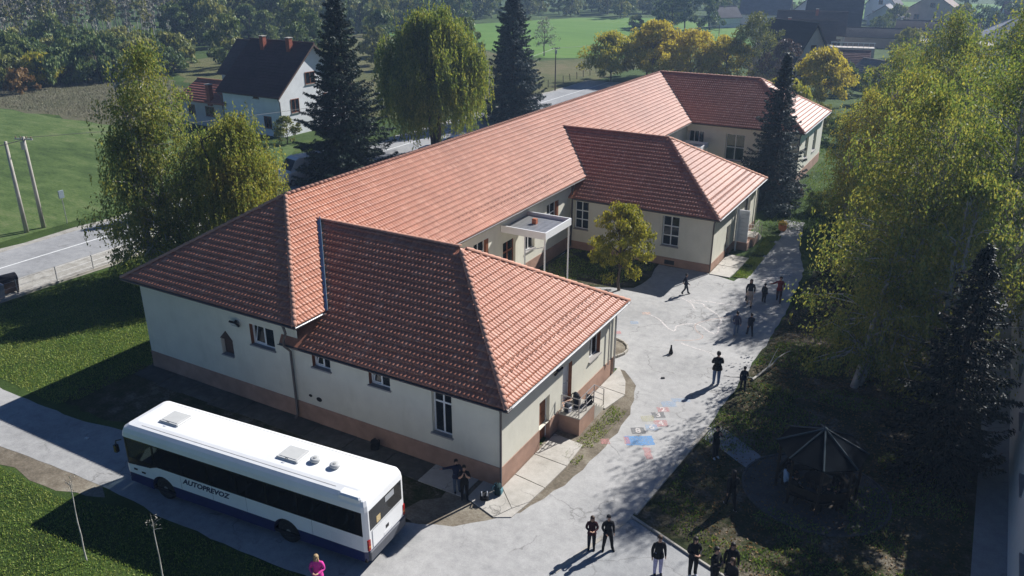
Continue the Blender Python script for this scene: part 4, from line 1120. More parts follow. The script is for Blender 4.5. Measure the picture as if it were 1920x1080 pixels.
# ================================================================== HOUSES
def house(name, loc, rz, lx, ly, h, rh, wall_c, roof_c, label, over=0.45, hip=False, wins=(), chimneys=(), gable_c=None, dark_win=True, door_at=None, cat='house', ribs=True):
    """house with its ridge along local X; wins = (face, along, z, w, h); faces s n e w"""
    root = empty(name, loc, rz)
    tag(root, label, cat)
    wm = surf('house_wall', wall_c, .06, 1.5, .9, big=(.4, .06)); rm = surf('house_roof', roof_c, .18, 2.5, .75, .5, 6, .03, big=(.5, .12))
    x, y = lx / 2, ly / 2
    mb = MB()
    mb.quad((-x, -y, 0), (x, -y, 0), (x, -y, h), (-x, -y, h)).quad((x, y, 0), (-x, y, 0), (-x, y, h), (x, y, h))
    if hip:
        mb.quad((x, -y, 0), (x, y, 0), (x, y, h), (x, -y, h)).quad((-x, y, 0), (-x, -y, 0), (-x, -y, h), (-x, y, h))
    else:
        mb.add([(x, -y, 0), (x, y, 0), (x, y, h), (x, 0, h + rh), (x, -y, h)], [(0, 1, 2, 3, 4)]).add([(-x, y, 0), (-x, -y, 0), (-x, -y, h), (-x, 0, h + rh), (-x, y, h)], [(0, 1, 2, 3, 4)])
    mb.build('wall', wm, root)
    k = rh / y; X_, Y_ = x + over, y + over; zl = h - over * k; t = .16
    rf = MB()
    if hip:
        r_ = max(.05, x - y)
        E_ = [(-X_, -Y_, zl + .02), (X_, -Y_, zl + .02), (X_, Y_, zl + .02), (-X_, Y_, zl + .02), (-r_, 0, h + rh + .02), (r_, 0, h + rh + .02)]
        F_ = [(0, 1, 5, 4), (1, 2, 5), (2, 3, 4, 5), (3, 0, 4)]
        rf.add(E_ + [(a, b, c + t) for a, b, c in E_], [tuple(i + 6 for i in f) for f in F_] + [tuple(reversed(f)) for f in F_] + [(i, (i + 1) % 4, 6 + (i + 1) % 4, 6 + i) for i in range(4)])
        ro = rf.build('roof', rm, root)
        for p in ((-X_, -Y_), (X_, -Y_), (X_, Y_), (-X_, Y_)):
            MB().tube([(p[0], p[1], zl + t + .04), (math.copysign(r_, p[0]), 0, h + rh + t + .04)], .13, 6).build('hip_cap', rm, ro)
        MB().tube([(-r_, 0, h + rh + t + .03), (r_, 0, h + rh + t + .03)], .13, 6).build('ridge_cap', rm, ro)
    else:
        prof = [(-Y_, zl + .02), (0, h + rh + .02), (Y_, zl + .02), (Y_, zl + .02 + t), (0, h + rh + .02 + t * 1.25), (-Y_, zl + .02 + t)]
        vs = [(sx, a, b) for sx in (-X_, X_) for a, b in prof]
        rf.add(vs, [(i, (i + 1) % 6, 6 + (i + 1) % 6, 6 + i) for i in range(6)] + [(5, 4, 1, 0), (4, 3, 2, 1), (6, 7, 10, 11), (7, 8, 9, 10)])
        ro = rf.build('roof', rm, root)
        if ribs:
            n = int(math.hypot(Y_, rh) / .42)
            tl = MB()
            for sgn in (-1, 1):
                for j in range(n):
                    f0 = j / n; yy = sgn * Y_ * (1 - f0); zz = zl + .02 + t + (h + rh - zl) * f0
                    tl.box(-X_ + .02, X_ - .02, min(yy, yy - sgn * .30), max(yy, yy - sgn * .30), zz + .05, zz + .085)
            ob = tl.build('tile_courses', rm, ro); ob['kind'] = 'stuff'
        MB().tube([(-X_, 0, h + rh + t * 1.25 + .05), (X_, 0, h + rh + t * 1.25 + .05)], .12, 6).build('ridge_cap', rm, ro)
        for sx in (-X_, X_):
            for sgn in (-1, 1):
                MB().add([(sx + (.03 if sx > 0 else -.03), sgn * Y_, zl - .05), (sx + (.03 if sx > 0 else -.03), 0, h + rh - .05), (sx + (.03 if sx > 0 else -.03), 0, h + rh + .2), (sx + (.03 if sx > 0 else -.03), sgn * Y_, zl + .17), (sx - (.05 if sx > 0 else -.05), sgn * Y_, zl - .05), (sx - (.05 if sx > 0 else -.05), 0, h + rh - .05)], [(0, 1, 2, 3), (0, 4, 5, 1)]).build('barge_board', M['soffit'], ro)
    for cx, cy, ch in chimneys:
        c = MB().bbox(cx - .3, cx + .3, cy - .3, cy + .3, h + rh * (1 - abs(cy) / y) - .5, h + rh + ch, .02).build('chimney', surf('chimney_brick', (.30, .085, .05), .25, 6, .85), ro)
        MB().box(cx - .36, cx + .36, cy - .36, cy + .36, h + rh + ch, h + rh + ch + .09).build('chimney_cap', M['concrete'], c)
    for f, a, z, w, hh in wins:
        d = {'s': Matrix(((1, 0, 0, a), (0, -1, 0, -y), (0, 0, 1, z), (0, 0, 0, 1))), 'n': Matrix(((-1, 0, 0, a), (0, 1, 0, y), (0, 0, 1, z), (0, 0, 0, 1))),
             'e': Matrix(((0, 1, 0, x), (1, 0, 0, a), (0, 0, 1, z), (0, 0, 0, 1))), 'w': Matrix(((0, -1, 0, -x), (-1, 0, 0, a), (0, 0, 1, z), (0, 0, 0, 1)))}[f]
        fr = MB().box(-w / 2, -w / 2 + .08, .001, .06, 0, hh, 0, d).box(w / 2 - .08, w / 2, .001, .06, 0, hh, 0, d).box(-w / 2 + .08, w / 2 - .08, .001, .06, 0, .08, 0, d).box(-w / 2 + .08, w / 2 - .08, .001, .06, hh - .08, hh, 0, d).box(-.04, .04, .001, .055, .08, hh - .08, 0, d)
        o = fr.build('window', M['brown_wood'] if dark_win else M['white_pvc'], root)
        MB().box(-w / 2 + .082, -.042, .002, .02, .082, hh - .082, 0, d).build('pane', M['glass'], o); MB().box(.042, w / 2 - .082, .002, .02, .082, hh - .082, 0, d).build('pane', M['glass'], o)
        MB().box(-w / 2 - .08, w / 2 + .08, .001, .12, -.08, -.002, 0, d).build('sill', M['sill'], o)
    if door_at is not None:
        f, a = door_at
        d = {'s': Matrix(((1, 0, 0, a), (0, -1, 0, -y), (0, 0, 1, 0), (0, 0, 0, 1))), 'e': Matrix(((0, 1, 0, x), (1, 0, 0, a), (0, 0, 1, 0), (0, 0, 0, 1)))}[f]
        MB().box(-.5, .5, .001, .05, 0, 2.1, 0, d).build('door', M['brown_wood'], root)
    return root

WHITE = (.74, .75, .76); DARK = (.030, .022, .026); CREAM = (.62, .56, .46)
# white house beyond the road
wh = house('white_house', (-75.5, 75.2, 0), R(-1.5), 9.6, 11.6, 5.0, 5.0, WHITE, (.070, .030, .032), 'white two-storey house with steep dark brown roof and two red chimneys beyond the road', .55,
      wins=[('e', -3.4, 2.6, 1.3, 1.6), ('e', -0.6, 5.6, 1.6, 1.4), ('s', 1.0, 4.25, .9, .45), ('e', 2.0, 2.6, 1.3, 1.6), ('s', 2.6, .9, 1.2, 1.4)], chimneys=[(-2.2, -.9, .75), (2.2, -.9, .75)], door_at=('s', -1.8))
MB().tube([(-5.1, -6.3, 4.5), (-4.95, -5.9, 4.1), (-4.95, -5.86, .2)], .06, 6).build('downpipe', M['gutter'], wh)
MB().tube([(5.1, -6.3, 4.5), (4.95, -5.9, 4.1), (4.95, -5.86, .2)], .06, 6).build('downpipe', M['gutter'], wh)
an = house('annexe', (-84.4, 73.0, 0), R(-1.5), 8.0, 6.5, 3.2, 1.7, (.55, .52, .48), (.36, .13, .085), 'low annexe with red tiled roof and tall brick chimney left of the white house', .5, wins=[('s', 1.2, 1.3, 1.6, 1.2), ('s', -2.2, 1.3, 1.2, 1.2)], chimneys=[(1.6, -3.3, .3)])
house('barn', (-97, 92, 0), R(-3), 9, 8, 3.6, 4.0, (.5, .5, .5), (.055, .028, .030), 'dark roofed barn half hidden behind the white house', .5, wins=[('s', 2, 1.2, 1.2, 1.2)], cat='barn')

# village at the far right, each house where it stands
house('gable_house', (-31.0, 150.5, 0), R(-32), 10, 9.0, 3.0, 6.2, (.50, .42, .34), (.022, .020, .028), 'tall house with steep black roof and open timber gable nearest the yellow tree', .5, wins=[('e', 0, 4.6, 1.2, 1.3), ('e', -2.5, 1.0, 1.3, 1.3), ('s', 2, 1.4, 1.3, 1.3)])
house('brown_shed', (-22.4, 152, 0), R(10), 7.5, 8, 2.5, 2.2, (.36, .27, .21), (.17, .085, .075), 'low shed with ribbed reddish-brown roof right of the black gable', .4, wins=[('s', -2, .9, 1, 1)], cat='shed')
house('grey_shed', (-16.2, 146, 0), R(-40), 6, 4.5, 2.5, 1.5, (.40, .35, .30), (.26, .22, .20), 'small shed with pale grey-brown roof in the birch tops', .35, cat='shed')
house('village_house', (-36.2, 186, 0), R(10), 12, 9, 3.4, 3.6, WHITE, (.075, .04, .036), 'white house with wide black roof behind the black gable', .6, wins=[('s', 5, 1.0, 1.4, 1.5), ('s', -3, 1.0, 1.4, 1.5), ('e', 0, 1.2, 1.2, 1.4)], chimneys=[(-3, -.6, .6)])
house('village_house', (-38.0, 203, 0), R(10), 14, 10, 3.6, 4.2, (.66, .63, .58), (.085, .045, .042), 'long dark roofed house with small chimney in the middle of the village row', .6, wins=[('s', 6, 1.0, 1.4, 1.5), ('e', 0, 1.2, 1.3, 1.4)], chimneys=[(1, -.8, .7)])
house('village_house', (-36.5, 222, 0), R(8), 12, 10, 4.0, 5.4, (.62, .6, .58), (.04, .038, .05), 'farthest of the dark roofed village houses in one line', .6, wins=[('s', 6, 1.2, 1.4, 1.5), ('e', 0, 1.2, 1.3, 1.4)])
house('long_shed', (-22.0, 214, 0), R(2), 19, 7, 2.3, 1.6, (.34, .28, .25), (.05, .042, .048), 'long low barn with dark roof beyond the birch tops', .4, cat='barn')
house('long_shed', (-14.0, 236, 0), R(2), 18, 8, 2.6, 1.8, (.36, .30, .27), (.06, .04, .042), 'second long barn with brownish roof farther back', .4, cat='barn')
house('flat_store', (-8.0, 205, 0), R(3), 14, 6, 2.2, .5, (.62, .58, .52), (.55, .50, .44), 'flat store with pale roof among the birch tops', .3, ribs=False, cat='store')
house('cottage', (-31.5, 284, 0), R(88), 8, 9, 2.6, 3.0, (.55, .52, .5), (.16, .15, .16), 'small grey cottage with its gable turned to the fields', .5, wins=[('w', 0, .9, 1.3, 1.3)], dark_win=False)
house('tall_house', (-35.0, 305, 0), R(86), 11, 9, 5, 5, WHITE, (.05, .04, .05), 'tall white house with black roof behind the grey cottage', .5, wins=[('w', 1.5, 1.5, 1.3, 1.4), ('w', -1.5, 1.5, 1.3, 1.4), ('w', 0, 5, 1.2, 1.3)])
house('tan_house', (-19.5, 300, 0), R(88), 14, 16, 3.6, 5.2, (.55, .42, .32), (.20, .13, .10), 'wide tan house with broad red-brown gable at the top of the village', .9, wins=[('w', 4, 1.2, 1.5, 1.5), ('w', -4, 1.2, 1.5, 1.5), ('w', 0, 4.8, 1.4, 1.3)])
house('hip_house', (3.6, 222, 0), R(6), 14, 13, 3.2, 4.0, (.17, .19, .22), (.20, .21, .24), 'grey hip-roofed bungalow at the far right edge', .8, hip=True, wins=[('s', 3, .9, 1.2, 1.6), ('s', -3.5, .9, 1.4, 1.4)], dark_win=False, cat='bungalow')
house('white_cottage', (-71.5, 250, 0), R(50), 7, 6, 3.0, 2.6, WHITE, (.09, .08, .09), 'little white cottage with dark roof at the edge of the green field', .4, wins=[('e', 0, 1, 1, 1.2)])
house('village_house', (-64.0, 268, 0), R(5), 14, 9, 3.2, 3.6, (.66, .64, .62), (.13, .12, .13), 'white walled house with grey-brown roof above the little cottage', .5, wins=[('s', 4, 1.1, 1.3, 1.3), ('s', -2, 1.1, 1.3, 1.3)])
house('village_house', (-52.0, 285, 0), R(80), 11, 11, 3.4, 4.4, (.58, .60, .64), (.10, .12, .15), 'bluish grey gabled house at the upper edge of the village', .7, wins=[('w', 2, 1.2, 1.3, 1.3), ('w', -2, 1.2, 1.3, 1.3)])
house('village_house', (6, 282, 0), R(10), 13, 10, 3.4, 3.8, WHITE, (.28, .12, .09), 'white house with red roof far back on the right', .5, wins=[('s', 3, 1.1, 1.3, 1.3)])
# balcony terrace of the timber-gabled house
tr = empty('terrace', (-24.6, 176, 0), R(10)); tag(tr, 'white railed terrace in front of the village row', 'terrace')
MB().box(-4, 4, -1.5, 1.5, 0, 3.2).build('wall', surf('terrace_wall', (.45, .40, .35), .1, 3), tr)
for i in range(9): MB().box(-3.95 + i * .97, -3.88 + i * .97, -1.45, -1.38, 3.2, 4.1).build('baluster', M['white_pvc'], tr)
MB().box(-4, 4, -1.48, -1.36, 4.1, 4.2).build('handrail', M['white_pvc'], tr)

# building at the right edge: its shaded wall faces the park
nb_ = empty('neighbour_building', (3.74, 30, 0)); tag(nb_, 'pale wall of a large building cut off by the right picture edge', 'building')
nbm = surf('pale_wall', (.74, .75, .70), .05, 1.5, .9, .2, 50, .004, big=(.3, .06))
wops = [(a, a + 1.5, 2.2, 4.2) for a in (4, 9, 14, 19, 24, 29, 34, 39, 43.5)]
def nb_facade():
    us = sorted({0., 47.} | {q for o in wops for q in o[:2]}); zs = [0., 2.2, 4.2, 6.3]; mb = MB()
    P = lambda a, z, d=0.: (d, 55.3 - 30 - a, z)
    for a, b in zip(us, us[1:]):
        for c, d in zip(zs, zs[1:]):
            if any(o[0] <= a and b <= o[1] and o[2] <= c and d <= o[3] for o in wops): continue
            mb.quad(P(a, c), P(b, c), P(b, d), P(a, d))
    for a, b, c, d in wops:
        mb.quad(P(a, c), P(a, d), P(a, d, .2), P(a, c, .2)).quad(P(b, c), P(b, c, .2), P(b, d, .2), P(b, d)).quad(P(a, c), P(a, c, .2), P(b, c, .2), P(b, c)).quad(P(a, d), P(b, d), P(b, d, .2), P(a, d, .2))
    mb.quad((0, 25.3, 0), (0, 25.3, 6.3), (12, 25.3, 6.3), (12, 25.3, 0)).quad((0, -21.7, 0), (12, -21.7, 0), (12, -21.7, 6.3), (0, -21.7, 6.3)).quad((12, -21.7, 0), (12, 25.3, 0), (12, 25.3, 6.3), (12, -21.7, 6.3))
    mb.build('wall', nbm, nb_)
    for a, b, c, d in wops:
        y0, y1 = 25.3 - b, 25.3 - a
        f = MB().box(.12, .17, y0, y0 + .07, c, d).box(.12, .17, y1 - .07, y1, c, d).box(.12, .17, y0 + .07, y1 - .07, c, c + .07).box(.12, .17, y0 + .07, y1 - .07, d - .07, d).box(.12, .165, (y0 + y1) / 2 - .04, (y0 + y1) / 2 + .04, c + .07, d - .07).build('window', M['white_pvc'], nb_)
        MB().box(.14, .15, y0 + .072, (y0 + y1) / 2 - .042, c + .072, d - .072).build('pane', M['glass'], f); MB().box(.14, .15, (y0 + y1) / 2 + .042, y1 - .072, c + .072, d - .072).build('pane', M['glass'], f)
        MB().box(-.08, .118, y0 - .05, y1 + .05, c - .06, c + .01).build('sill', M['sill'], f)
    rf = MB(); rf.add([(-.25, -22.1, 6.1), (-.25, 25.7, 6.1), (6, 25.7, 8.3), (6, -22.1, 8.3), (12.5, 25.7, 6.1), (12.5, -22.1, 6.1)], [(0, 3, 2, 1), (3, 5, 4, 2), (0, 5, 3), (1, 2, 4), (0, 1, 4, 5)])
    rf.build('roof', surf('grey_roof', (.13, .12, .12), .15, 3), nb_)
    MB().tube([(-.08, 25.0, 0), (-.08, 25.0, 6.0)], .05, 8).build('downpipe', M['gutter_light'], nb_)
nb_facade()

# ================================================================== TREES AND PLANTS
LM = {}
LM['birch'] = leaf_mat('birch_leaf', [(0.114, 0.171, 0.045), (0.188, 0.255, 0.061), (0.289, 0.327, 0.077), (0.479, 0.414, 0.084)], .48)
LM['birch_dark'] = leaf_mat('birch_leaf_green', [(0.089, 0.137, 0.044), (0.139, 0.200, 0.060), (0.215, 0.271, 0.077), (0.403, 0.376, 0.096)], .48)
LM['willow'] = leaf_mat('willow_leaf', [(0.126, 0.179, 0.042), (0.210, 0.263, 0.059), (0.315, 0.346, 0.074), (0.462, 0.420, 0.095)], .48)
LM['yellow'] = leaf_mat('yellow_leaf', [(0.195, 0.211, 0.033), (0.357, 0.309, 0.041), (0.536, 0.423, 0.057), (0.600, 0.488, 0.081)], .48)
LM['lime'] = leaf_mat('lime_leaf', [(0.151, 0.186, 0.030), (0.254, 0.279, 0.043), (0.371, 0.355, 0.054), (0.506, 0.423, 0.076)], .48)
LM['spruce'] = leaf_mat('spruce_needle', [(0.013, 0.027, 0.018), (0.022, 0.045, 0.027), (0.040, 0.069, 0.037)], .05)
LM['spruce_blue'] = leaf_mat('blue_spruce_needle', [(0.018, 0.035, 0.037), (0.033, 0.057, 0.057), (0.062, 0.098, 0.088)], .05)
LM['yellow_green'] = leaf_mat('lime_leaf_autumn', [(.16, .18, .03), (.26, .26, .04), (.36, .33, .05), (.46, .38, .07)], .45)
LM['spruce_dark'] = leaf_mat('dark_spruce_needle', [(.004, .008, .006), (.008, .014, .010), (.012, .022, .014)], .02)
LM['green'] = leaf_mat('wood_leaf', [(0.053, 0.091, 0.035), (0.088, 0.140, 0.046), (0.140, 0.196, 0.060), (0.229, 0.255, 0.079)], .25)
LM['olive'] = leaf_mat('olive_leaf', [(0.092, 0.113, 0.041), (0.155, 0.178, 0.055), (0.238, 0.255, 0.073), (0.347, 0.319, 0.092)], .25)
LM['rust'] = leaf_mat('rust_leaf', [(0.120, 0.072, 0.034), (0.204, 0.120, 0.048), (0.300, 0.180, 0.060)], .25)
LM['purple'] = leaf_mat('purple_leaf', [(0.057, 0.034, 0.040), (0.098, 0.060, 0.063), (0.149, 0.098, 0.092)], .2)
LM['twig'] = leaf_mat('grey_twig', [(0.182, 0.168, 0.140), (0.280, 0.259, 0.217), (0.406, 0.378, 0.308)], .05)
LM['weed'] = leaf_mat('weed_stalk', [(0.096, 0.084, 0.048), (0.168, 0.150, 0.096), (0.264, 0.240, 0.168)], .1)
LM['blade'] = leaf_mat('grass_blade', [(0.060, 0.111, 0.019), (0.122, 0.211, 0.032), (0.194, 0.295, 0.053), (0.325, 0.361, 0.092)], .3)

def leaves(C, size, rg, aspect=0.5, hang=None, flat=0.0):
    """rhombic leaf faces at points C; hang = preferred long direction"""
    n = len(C)
    U = rg.normal(size=(n, 3))
    if hang is not None: U = U * 0.45 + hang
    U /= np.linalg.norm(U, axis=1, keepdims=True) + 1e-9
    N = rg.normal(size=(n, 3)); N[:, 2] += flat
    Vv = np.cross(N, U); Vv /= np.linalg.norm(Vv, axis=1, keepdims=True) + 1e-9
    s = (np.asarray(size) * rg.uniform(.65, 1.35, n))[:, None]
    P = np.stack([C - U * s, C + Vv * s * aspect, C + U * s, C - Vv * s * aspect], 1)
    return P.reshape(-1, 3)
def quads(n): return np.arange(n * 4, dtype=np.int32).reshape(-1, 4)
def leaf_obj(name, chunks, mat):
    V = np.concatenate(chunks)
    return np_mesh(name, V, quads(len(V) // 4), mat)

def limbs(mb, a, b, r0, r1, rg, n=4, sag=0.0, wob=.06, sides=6):
    a, b = np.asarray(a, float), np.asarray(b, float); L = np.linalg.norm(b - a); P = []; Rr = []
    for i in range(n + 1):
        t = i / n
        p = a + (b - a) * t + np.array([0, 0, sag * L * math.sin(math.pi * t)]) + (rg.normal(size=3) * wob * L * .5 if 0 < i < n else 0)
        P.append(p); Rr.append(r0 + (r1 - r0) * t)
    mb.tube(P, Rr, sides, caps=False)
    return P

def broadleaf(seed, h, r, trunk=0.22, n_clump=70, per=260, leaf=.11, prof=None, droop=0.0, clump=.17, mat='green', bark='bark', tr=.16, low=.2, stems=1, mix=None, strands=0, shell=.55):
    """trunk with limbs mesh, crown mesh"""
    rg = np.random.default_rng(seed)
    wood = MB(); ch = []
    prof = prof or (lambda t: math.sin(math.pi * min(1, (.12 + .88 * t)) ** .8) ** .7)
    base = [np.array([rg.normal() * .25, rg.normal() * .25, 0]) if stems > 1 else np.zeros(3) for _ in range(stems)]
    tops = [np.array([rg.normal() * r * .12 * (2 if stems > 1 else 1), rg.normal() * r * .12 * (2 if stems > 1 else 1), h * rg.uniform(.86, .95)]) for _ in range(stems)]
    spines = [limbs(wood, np.array([b[0], b[1], -.15]), t, tr, tr * .15, rg, 7, 0, .02, 8) for b, t in zip(base, tops)]
    k = 0
    while k < n_clump:
        t = rg.uniform(0, 1) ** .85; z = h * (low + (1 - low) * t)
        R_ = r * prof(t); a = rg.uniform(0, 2 * math.pi); q = (1 - (1 - shell) * rg.uniform(0, 1) ** 1.3) * rg.uniform(.78, 1.08) if rg.uniform() < .8 else rg.uniform(.1, .6)
        c = np.array([math.cos(a) * R_ * q, math.sin(a) * R_ * q, z])
        sp_ = spines[rg.integers(len(spines))]
        zz = max(h * trunk, z - R_ * q * rg.uniform(.5, .95)); i = min(6, max(0, int(zz / (h * .9) * 7)))
        p0 = sp_[i] + (sp_[min(7, i + 1)] - sp_[i]) * .5
        limbs(wood, p0, c, tr * .34 * (1 - .6 * t), .012, rg, 4, .12, .07, 5)
        cr = r * clump * rg.uniform(.6, 1.35)
        n = int(per * rg.uniform(.6, 1.4))
        D = rg.normal(size=(n, 3)); D /= np.linalg.norm(D, axis=1, keepdims=True); D *= (rg.uniform(0, 1, n) ** .45)[:, None]
        D[:, 2] *= .75
        C = c + D * cr
        hang = None
        if droop:
            out = np.array([math.cos(a), math.sin(a), 0]) * .3; C[:, 2] -= droop * rg.uniform(0, 1, n) ** 2; hang = np.array([0, 0, -1.0]) + out
        ch.append(leaves(C, leaf, rg, .5, hang, .6))
        for _ in range(strands):
            L = droop * rg.uniform(.6, 1.6); s0 = c + rg.normal(size=3) * cr * .6; m = max(6, int(L / leaf * 1.7))
            tt = np.linspace(0, 1, m)[:, None]; sway = rg.normal(size=3) * .12 * L; sway[2] = 0
            C = s0 + tt * np.array([0, 0, -L]) + sway * tt ** 2 + rg.normal(size=(m, 3)) * .05
            C = C[C[:, 2] > .25]
            if len(C): ch.append(leaves(C, leaf, rg, .42, np.array([0, 0, -1.2]), 0))
        k += 1
    return wood, ch

def tree(name, loc, label, wood, ch, mat, bark, cat='tree', group=None, rz=0.0, crown_name='crown'):
    root = empty(name, loc, rz); tag(root, label, cat, group)
    wood.build('trunk', M[bark], root, True)
    link(crown_name, leaf_obj(crown_name, ch, LM[mat]), root)
    return root

# --- birches of the park on the right
cone = lambda t: (1 - t) ** .45 * (.72 + .28 * min(1, t * 4)) * (1 + .12 * math.sin(t * 17))
BIRCH = [((-1.9, 42.0), [(14.2, 5.6, 0, 0, 230), (9.0, 3.8, -1.0, -2.4, 70), (11.0, 4.2, 2.4, -1.6, 90)], 31, 'birch_dark', 'nearest and widest birch of the park, hanging over the yard edge', .05),
         ((2.4, 48.0), [(16.0, 6.2, 0, 0, 230), (12.0, 4.4, -2.8, 1.4, 90)], 32, 'birch', 'tall yellowing birch of the park close to the right picture edge', .12),
         ((-3.6, 58.5), [(13.0, 5.2, 0, 0, 160)], 33, 'birch', 'slimmer birch leaning over the path by the middle wing', .10),
         ((2.0, 60.5), [(17.4, 6.4, 0, 0, 240), (13.5, 4.6, -2.6, 1.0, 90)], 34, 'birch', 'tallest birch behind the other park trees', .14),
         ((-2.6, 67.0), [(16.0, 5.6, 0, 0, 200), (12.0, 4.4, -2.4, .8, 90)], 35, 'birch_dark', 'birch in the middle of the park clump, seen between two others', .14),
         ((-6.2, 74.5), [(13.2, 5.0, 0, 0, 140)], 36, 'birch', 'farthest birch of the park, next to the village sheds', .12),
         ((-7.4, 66.5), [(10.4, 3.8, 0, 0, 110)], 37, 'birch', 'low bright birch beside the garden path, left edge of the park clump', .08)]
def birch(parts, sd, lo, leaf=.080, droop=.6, strands=3, per=100):
    W_ = MB(); C_ = []
    for q, (h, r, ox, oy, ncl) in enumerate(parts):
        w, c = broadleaf(sd + 100 * q, h, r, .18, ncl, per, leaf, cone, droop, .20, tr=.20, low=lo, stems=2, strands=strands, shell=.25)
        W_.add([(x + ox, y + oy, z) for x, y, z in w.v], w.f); C_ += [k + np.array([ox, oy, 0]) for k in c]
    return W_, C_
for (x, y), parts, sd, mt, lb, lo in BIRCH:
    w, c = birch(parts, sd, lo)
    tree('birch_tree', (x, y, 0), lb, w, c, mt, 'bark_pale')

# --- left: birch pair, willow
w, c = birch([(14.6, 4.4, -.9, -.5, 170), (10.4, 4.0, -1.9, -1.4, 100), (9.4, 3.8, 1.6, 1.2, 90)], 41, .05, .088, .9, 4, 120)
tree('birch_tree', (-44.4, 33.8, 0), 'big green birch behind the left end of the tiled roof', w, c, 'birch_dark', 'bark_pale')
w, c = broadleaf(42, 10.6, 3.9, .15, 150, 130, .085, lambda t: (1 - t) ** .42 * (.6 + .4 * min(1, t * 4)), 1.7, .2, tr=.16, low=.12, stems=2, strands=10, shell=.45)
tree('weeping_birch', (-40.2, 35.2, 0), 'yellow-green weeping tree between the big birch and the left spruce', w, c, 'willow', 'bark')
w, c = broadleaf(43, 14.6, 6.0, .3, 150, 130, .13, lambda t: math.sin(math.pi * (.42 + .55 * t)) ** .6, 3.0, .15, tr=.34, low=.42, stems=3, strands=20, shell=.5)
tree('weeping_willow', (-49.6, 70.3, 0), 'broad weeping willow with hanging strands between the two spruces', w, c, 'willow', 'bark')

# --- spruces
def spruce(seed, h, r, mat, n_leaf=.16, base=.06, dense=1.0, up=.25):
    rg = np.random.default_rng(seed); wood = MB(); ch = []
    limbs(wood, (0, 0, -.1), (0, 0, h * .985), r * .075, .02, rg, 8, 0, .004, 8)
    N = int(h * 30 * dense); bulge = rg.uniform(0, 6.28, 6)
    for k in range(N):
        t = 1 - (1 - (k + rg.uniform()) / N) ** .72 if False else ((k + rg.uniform()) / N) ** 1.15
        z = h * (base + (1 - base) * t * .985); a = k * 2.39996 + rg.normal() * .25
        R_ = r * ((1 - t) ** .80) * (1 + .16 * math.sin(2 * a + bulge[0] + z * .5) + .10 * math.sin(3 * a + bulge[1] - z * .9)) + .10
        L = R_ * (rg.uniform(.55, 1.05) if rg.uniform() < .8 else rg.uniform(.95, 1.22))
        d = np.array([math.cos(a), math.sin(a), 0]); side_ = np.array([-d[1], d[0], 0])
        dr = -.42 * (1 - t) + .18 * t + rg.normal() * .08; m = 6; S = np.linspace(0, 1, m); u_ = up * rg.uniform(.4, 1.5)
        P = np.array([d * L * s + np.array([0, 0, z + L * (dr * s + u_ * s ** 3 * (1 - t * .5))]) for s in S])
        if L > .6: wood.tube([P[0], P[2], P[4], P[5]], [.03 * (1 - t) + .01, .02, .012, .004], 4, caps=False)
        nn = int((14 + 42 * L) * dense); s = rg.uniform(.15, 1.0, nn) ** .75
        bp_ = np.array([np.interp(s, S, P[:, i]) for i in range(3)]).T
        wdt = (L * .26 * (1 - s) ** .7 + .06) * rg.uniform(-1, 1, nn); C = bp_ + side_ * wdt[:, None]; C[:, 2] -= np.abs(wdt) * .5 + rg.uniform(0, .22, nn) * (1 - s * .5)
        hang = d[None] * .7 + side_[None] * np.sign(wdt)[:, None] * .6 + np.array([0, 0, -.45])
        ch.append(leaves(C, n_leaf, rg, .26, hang, 1.0))
    return wood, ch
for args, loc, lb, nm in [((51, 17.4, 4.7, 'spruce', .17), (-51.0, 57.5), 'tall dark spruce left of the weeping willow', 'spruce_tree'), ((52, 17.3, 4.6, 'spruce_blue', .18), (-52.7, 92.0), 'dark spruce right of the weeping willow above the roof ridge', 'spruce_tree'),
                      ((53, 12.8, 3.1, 'spruce_blue', .13, .04, 1.1), (-14.6, 70.2), 'blue-green spruce standing before the far wing', 'spruce_tree'), ((54, 10.2, 2.5, 'spruce_dark', .12, .08), (1.15, 33.6), 'small black-green spruce beside the pavilion', 'spruce_tree')]:
    w, c = spruce(*args[:3], args[3], *args[4:])
    tree(nm, (*loc, 0), lb, w, c, args[3], 'bark', crown_name='branches')

# --- small lime tree in the courtyard
w, c = broadleaf(61, 5.6, 2.25, .26, 75, 150, .085, lambda t: math.sin(math.pi * (.18 + .80 * t)) ** .65, .15, .2, tr=.11, low=.22, shell=.5)
tree('lime_tree', (-18.15, 45.4, 0), 'small yellow-green tree in the courtyard beside the middle wing', w, c, 'yellow_green', 'bark')

# --- yellow trees behind the far wing, bare and purple trees beside the black gable
YT = [((-56.0, 131), 7.6, 5.2, 71, 'lime', 'leftmost yellow-green tree behind the far ridge'), ((-49.5, 134.0), 9.4, 5.0, 72, 'yellow', 'golden tree behind the end of the long ridge'), ((-44.0, 137), 8.2, 5.0, 73, 'yellow', 'bright yellow tree in the middle of the row behind the far wing'), ((-38.2, 137), 7.4, 4.6, 74, 'yellow', 'rightmost yellow tree behind the far wing roof'), ((-52.6, 139), 8.6, 4.6, 70, 'lime', 'yellow-green tree at the back of the golden row'),
      ((-20.3, 122), 7.6, 4.4, 75, 'yellow', 'round yellow tree between the blue-green spruce and the birches'), ((-23.2, 112), 5.0, 3.2, 76, 'lime', 'low yellow bush under the round yellow tree')]
for (x, y), h, r, sd, mt, lb in YT:
    w, c = broadleaf(sd, h, r, .2, 85, 110, .20, lambda t: math.sin(math.pi * (.22 + .76 * t)) ** .6, .2, .22, tr=.16, low=.2, shell=.5)
    tree('yellow_tree', (x, y, 0), lb, w, c, mt, 'bark')
w, c = broadleaf(77, 11.0, 5.2, .2, 110, 60, .17, lambda t: math.sin(math.pi * (.2 + .76 * t)) ** .7, .3, .2, tr=.16, low=.2, stems=3, shell=.45)
